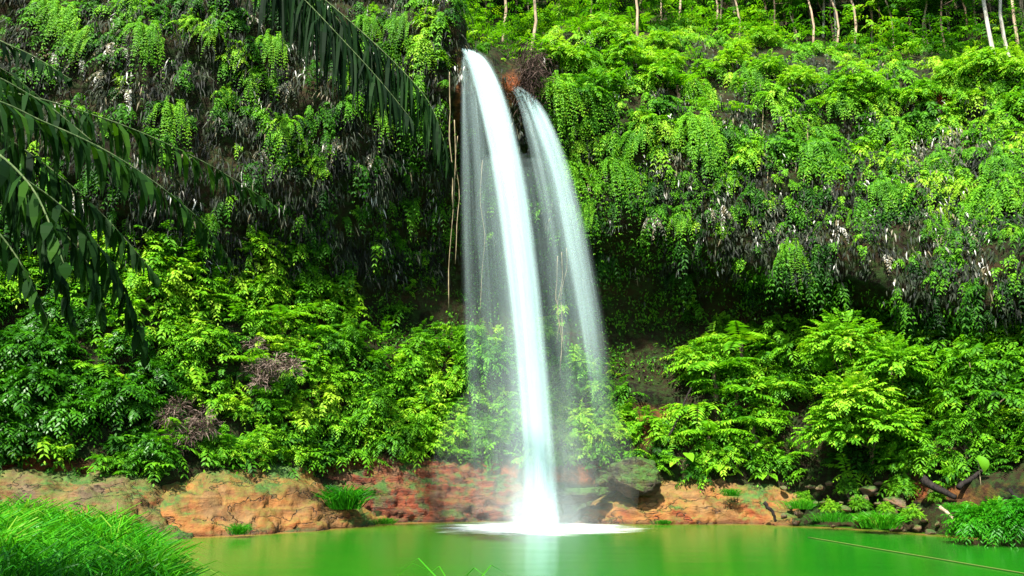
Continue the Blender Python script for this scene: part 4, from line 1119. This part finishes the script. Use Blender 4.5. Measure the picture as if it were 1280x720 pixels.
# ------------------------------------------------------------------ palms overhanging from the near bank (their stems stand outside the picture)
def palm_frond(path, ll, lw, tint, spacing, root, hang=.55, mat='palm', drop=None, r0=.02):
    path = [Vector(p) for p in path]
    pts = catmull([tuple(p) for p in path], 40)
    o = Tubes().tube([tuple(p) for p in pts], list(np.linspace(r0, .005, 40)), 6).build('frond', M['palm_stem'], root)
    seg = np.concatenate([[0], np.cumsum(np.linalg.norm(np.diff(pts, axis=0), axis=1))]); Ltot = seg[-1]
    lv = Leaves(); t = np.arange(.06 * Ltot, Ltot, spacing)
    pos = np.stack([np.interp(t, seg, pts[:, a]) for a in range(3)], -1)
    tan = np.stack([np.interp(t, seg, np.gradient(pts[:, a])) for a in range(3)], -1); tan = nz(tan)
    sd = nz(np.cross(tan, Z3)); m = len(t)
    env = np.sin(np.pi * np.clip(.16 + .8 * t / Ltot, 0, 1)) ** .7
    for sg in (1, -1):
        dr = nz(sd * sg * .6 + tan * .5 - Z3 * hang + rng.normal(0, .3, (m, 3)))
        L = ll * env * np.where(rng.random(m) < .12, .35, 1.0) * rng.uniform(.85, 1.1, m); w = lw
        # three-piece leaflets: straight out, then drooping
        nn = nz(np.cross(dr, np.cross(Z3, dr)) + rng.normal(0, .25, (m, 3))); s = nz(np.cross(nn, dr))
        p1 = pos + dr * L[:, None] * .35; d2 = nz(dr - Z3 * .5 * (1 + hang)); p2 = p1 + d2 * L[:, None] * .35; d3 = nz(d2 - Z3 * .7 * (1 + hang)); p3 = p2 + d3 * L[:, None] * .32
        ti = tint + rng.normal(0, .14, m); w = w * rng.uniform(.5, 1.15, m)[:, None]
        for a, c, wa, wc in ((pos, p1, w * .4, w), (p1, p2, w, w * .7), (p2, p3, w * .7, w * .03)):
            lv.v.append(np.stack([a - s * wa / 2, a + s * wa / 2, c + s * wc / 2, c - s * wc / 2], 1).reshape(-1, 3)); lv.t.append(ti)
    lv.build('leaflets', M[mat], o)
    return o


pr = empty('palm', (-9.2, 9.5, .6))
def loc(px, row, Y, o): return tuple(P(px, row, Y) - np.array(o.location))
Tubes().tube(wiggle((0, 0, -.4), (-.3, 0, 6.2), 6, .2), [.2, .18, .17, .16, .15, .15, .14], 10).build('trunk', M['bark'], pr)
hd = (-.3, 0, 6.1)
for pts, ll, ti in [
    ([hd, loc(-40, 112, 10.5, pr), loc(120, 145, 11.5, pr), loc(250, 200, 12.5, pr), loc(345, 258, 13.4, pr)], .62, .38),
    ([hd, loc(-60, 118, 9.0, pr), loc(60, 155, 9.6, pr), loc(160, 205, 10.2, pr), loc(250, 275, 11, pr), loc(290, 330, 11.6, pr)], .6, .34),
    ([hd, loc(-80, 170, 7.8, pr), loc(0, 205, 8.2, pr), loc(90, 270, 8.8, pr), loc(150, 350, 9.4, pr), loc(185, 450, 9.8, pr)], .6, .28),
    ([hd, loc(-120, 150, 7.0, pr), loc(-30, 175, 6.6, pr), loc(40, 235, 6.4, pr), loc(80, 330, 6.3, pr)], .5, .34),
    ([hd, loc(-70, 60, 10.5, pr), loc(0, 85, 11, pr), loc(60, 130, 11.5, pr)], .5, .3), ([hd, loc(-90, 160, 8.6, pr), loc(-20, 200, 8.6, pr), loc(50, 260, 8.8, pr), loc(110, 330, 9.0, pr), loc(130, 400, 9.1, pr)], .6, .24), ([hd, loc(-60, 90, 10, pr), loc(40, 120, 10.6, pr), loc(120, 180, 11, pr), loc(200, 240, 11.6, pr)], .6, .22), ([hd, loc(-80, 190, 9, pr), loc(0, 235, 9.2, pr), loc(60, 300, 9.4, pr), loc(90, 400, 9.5, pr)], .7, .16), ([hd, loc(-90, 230, 9.5, pr), loc(-20, 270, 9.5, pr), loc(40, 350, 9.6, pr)], .7, .16), ([hd, loc(-70, 140, 11, pr), loc(20, 180, 11.4, pr), loc(120, 260, 12, pr), loc(200, 350, 12.4, pr)], .65, .24), ([hd, loc(-70, 40, 12, pr), loc(20, 60, 12.4, pr), loc(90, 100, 12.6, pr)], .6, .14), ([hd, loc(-110, 200, 8, pr), loc(-40, 250, 8, pr), loc(20, 320, 8.1, pr), loc(60, 400, 8.2, pr)], .55, .3),
    ([hd, (-2, 0.5, 7.5), (-3.4, .8, 7.0)], .5, .4), ([hd, (-1.2, -1.6, 7.4), (-1.8, -3, 6.6)], .5, .4), ([hd, (.4, -1.5, 7.3), (.8, -2.9, 6.4)], .5, .4)]:
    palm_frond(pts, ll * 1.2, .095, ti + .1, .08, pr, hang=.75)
tag(pr, 'near palm with shade-painted leaves reaching in over the grassy bank with long drooping fronds', 'palm')
foot, _, _ = surf(255, -70, 4.5, 6.2)
pr = empty('palm', foot)
hd = loc(300, -105, 21.5, pr)
Tubes().tube(wiggle((0, .4, -.5), hd, 8, .3), [.2, .19, .18, .17, .16, .15, .15, .14, .14], 10).build('trunk', M['bark'], pr)
for pts, ll, ti in [
    ([hd, loc(330, -65, 20.8, pr), loc(430, 20, 20.4, pr), loc(500, 85, 20.2, pr), loc(540, 135, 20.1, pr), loc(563, 205, 20, pr)], 2.0, .24),
    ([hd, loc(335, -50, 20, pr), loc(410, 30, 19.4, pr), loc(470, 95, 19.2, pr), loc(515, 150, 19, pr)], 1.9, .2),
    ([hd, loc(345, -45, 21.5, pr), loc(400, 0, 21.8, pr), loc(450, 60, 22, pr), loc(470, 100, 22, pr)], 1.5, .22),
    ([hd, loc(380, -190, 21, pr), loc(470, -170, 20.5, pr), loc(560, -110, 20, pr)], 1.5, .3), ([hd, loc(200, -150, 21, pr), loc(120, -90, 21, pr), loc(90, -25, 21, pr)], 1.3, .3), ([hd, loc(280, -190, 23, pr), loc(270, -150, 24, pr), loc(280, -80, 24.5, pr)], 1.2, .3)]:
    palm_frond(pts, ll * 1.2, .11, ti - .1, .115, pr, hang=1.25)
tag(pr, 'shade-painted palm leaning from the cliff, one long comb like frond hanging beside the main waterfall', 'palm')

flush_labels()

# ------------------------------------------------------------------ light, sky, camera
SUN_EL, SUN_AZ = R(53), R(203)           # azimuth clockwise from +Y: behind the camera, a little to its left
sun = bpy.data.lights.new('sun', 'SUN'); sun.energy = 5.0; sun.angle = R(2.0); sun.color = (1, .955, .87)
so = bpy.data.objects.new('sun', sun); C.objects.link(so)
dirv = Vector((math.sin(SUN_AZ) * math.cos(SUN_EL), math.cos(SUN_AZ) * math.cos(SUN_EL), math.sin(SUN_EL)))
so.rotation_euler = dirv.to_track_quat('Z', 'Y').to_euler(); so.location = dirv * 60
w = bpy.data.worlds.new('World'); S.world = w; w.use_nodes = True
nt = w.node_tree; bg = nt.nodes['Background']; sky = nt.nodes.new('ShaderNodeTexSky'); sky.sky_type = 'NISHITA'; sky.sun_disc = False
sky.sun_elevation = SUN_EL; sky.sun_rotation = SUN_AZ; nt.links.new(sky.outputs[0], bg.inputs[0]); bg.inputs[1].default_value = .10
cam = bpy.data.cameras.new('camera'); cam.sensor_width = 36; cam.lens = F / 1280 * 36; cam.clip_end = 2000; cam.clip_start = .1
co = bpy.data.objects.new('camera', cam); C.objects.link(co); co.location = tuple(CAM); co.rotation_euler = (math.pi / 2 + PITCH, 0, 0)
S.camera = co
S.view_settings.view_transform = 'Standard'; S.view_settings.look = 'None'; S.view_settings.exposure = 1.85; S.view_settings.gamma = 1
S.view_settings.use_curve_mapping = False
S.cycles.transparent_max_bounces = 48; S.cycles.max_bounces = 6; S.cycles.diffuse_bounces = 3; S.cycles.glossy_bounces = 2; S.cycles.transmission_bounces = 4; S.cycles.volume_bounces = 1
S.cycles.use_denoising = True
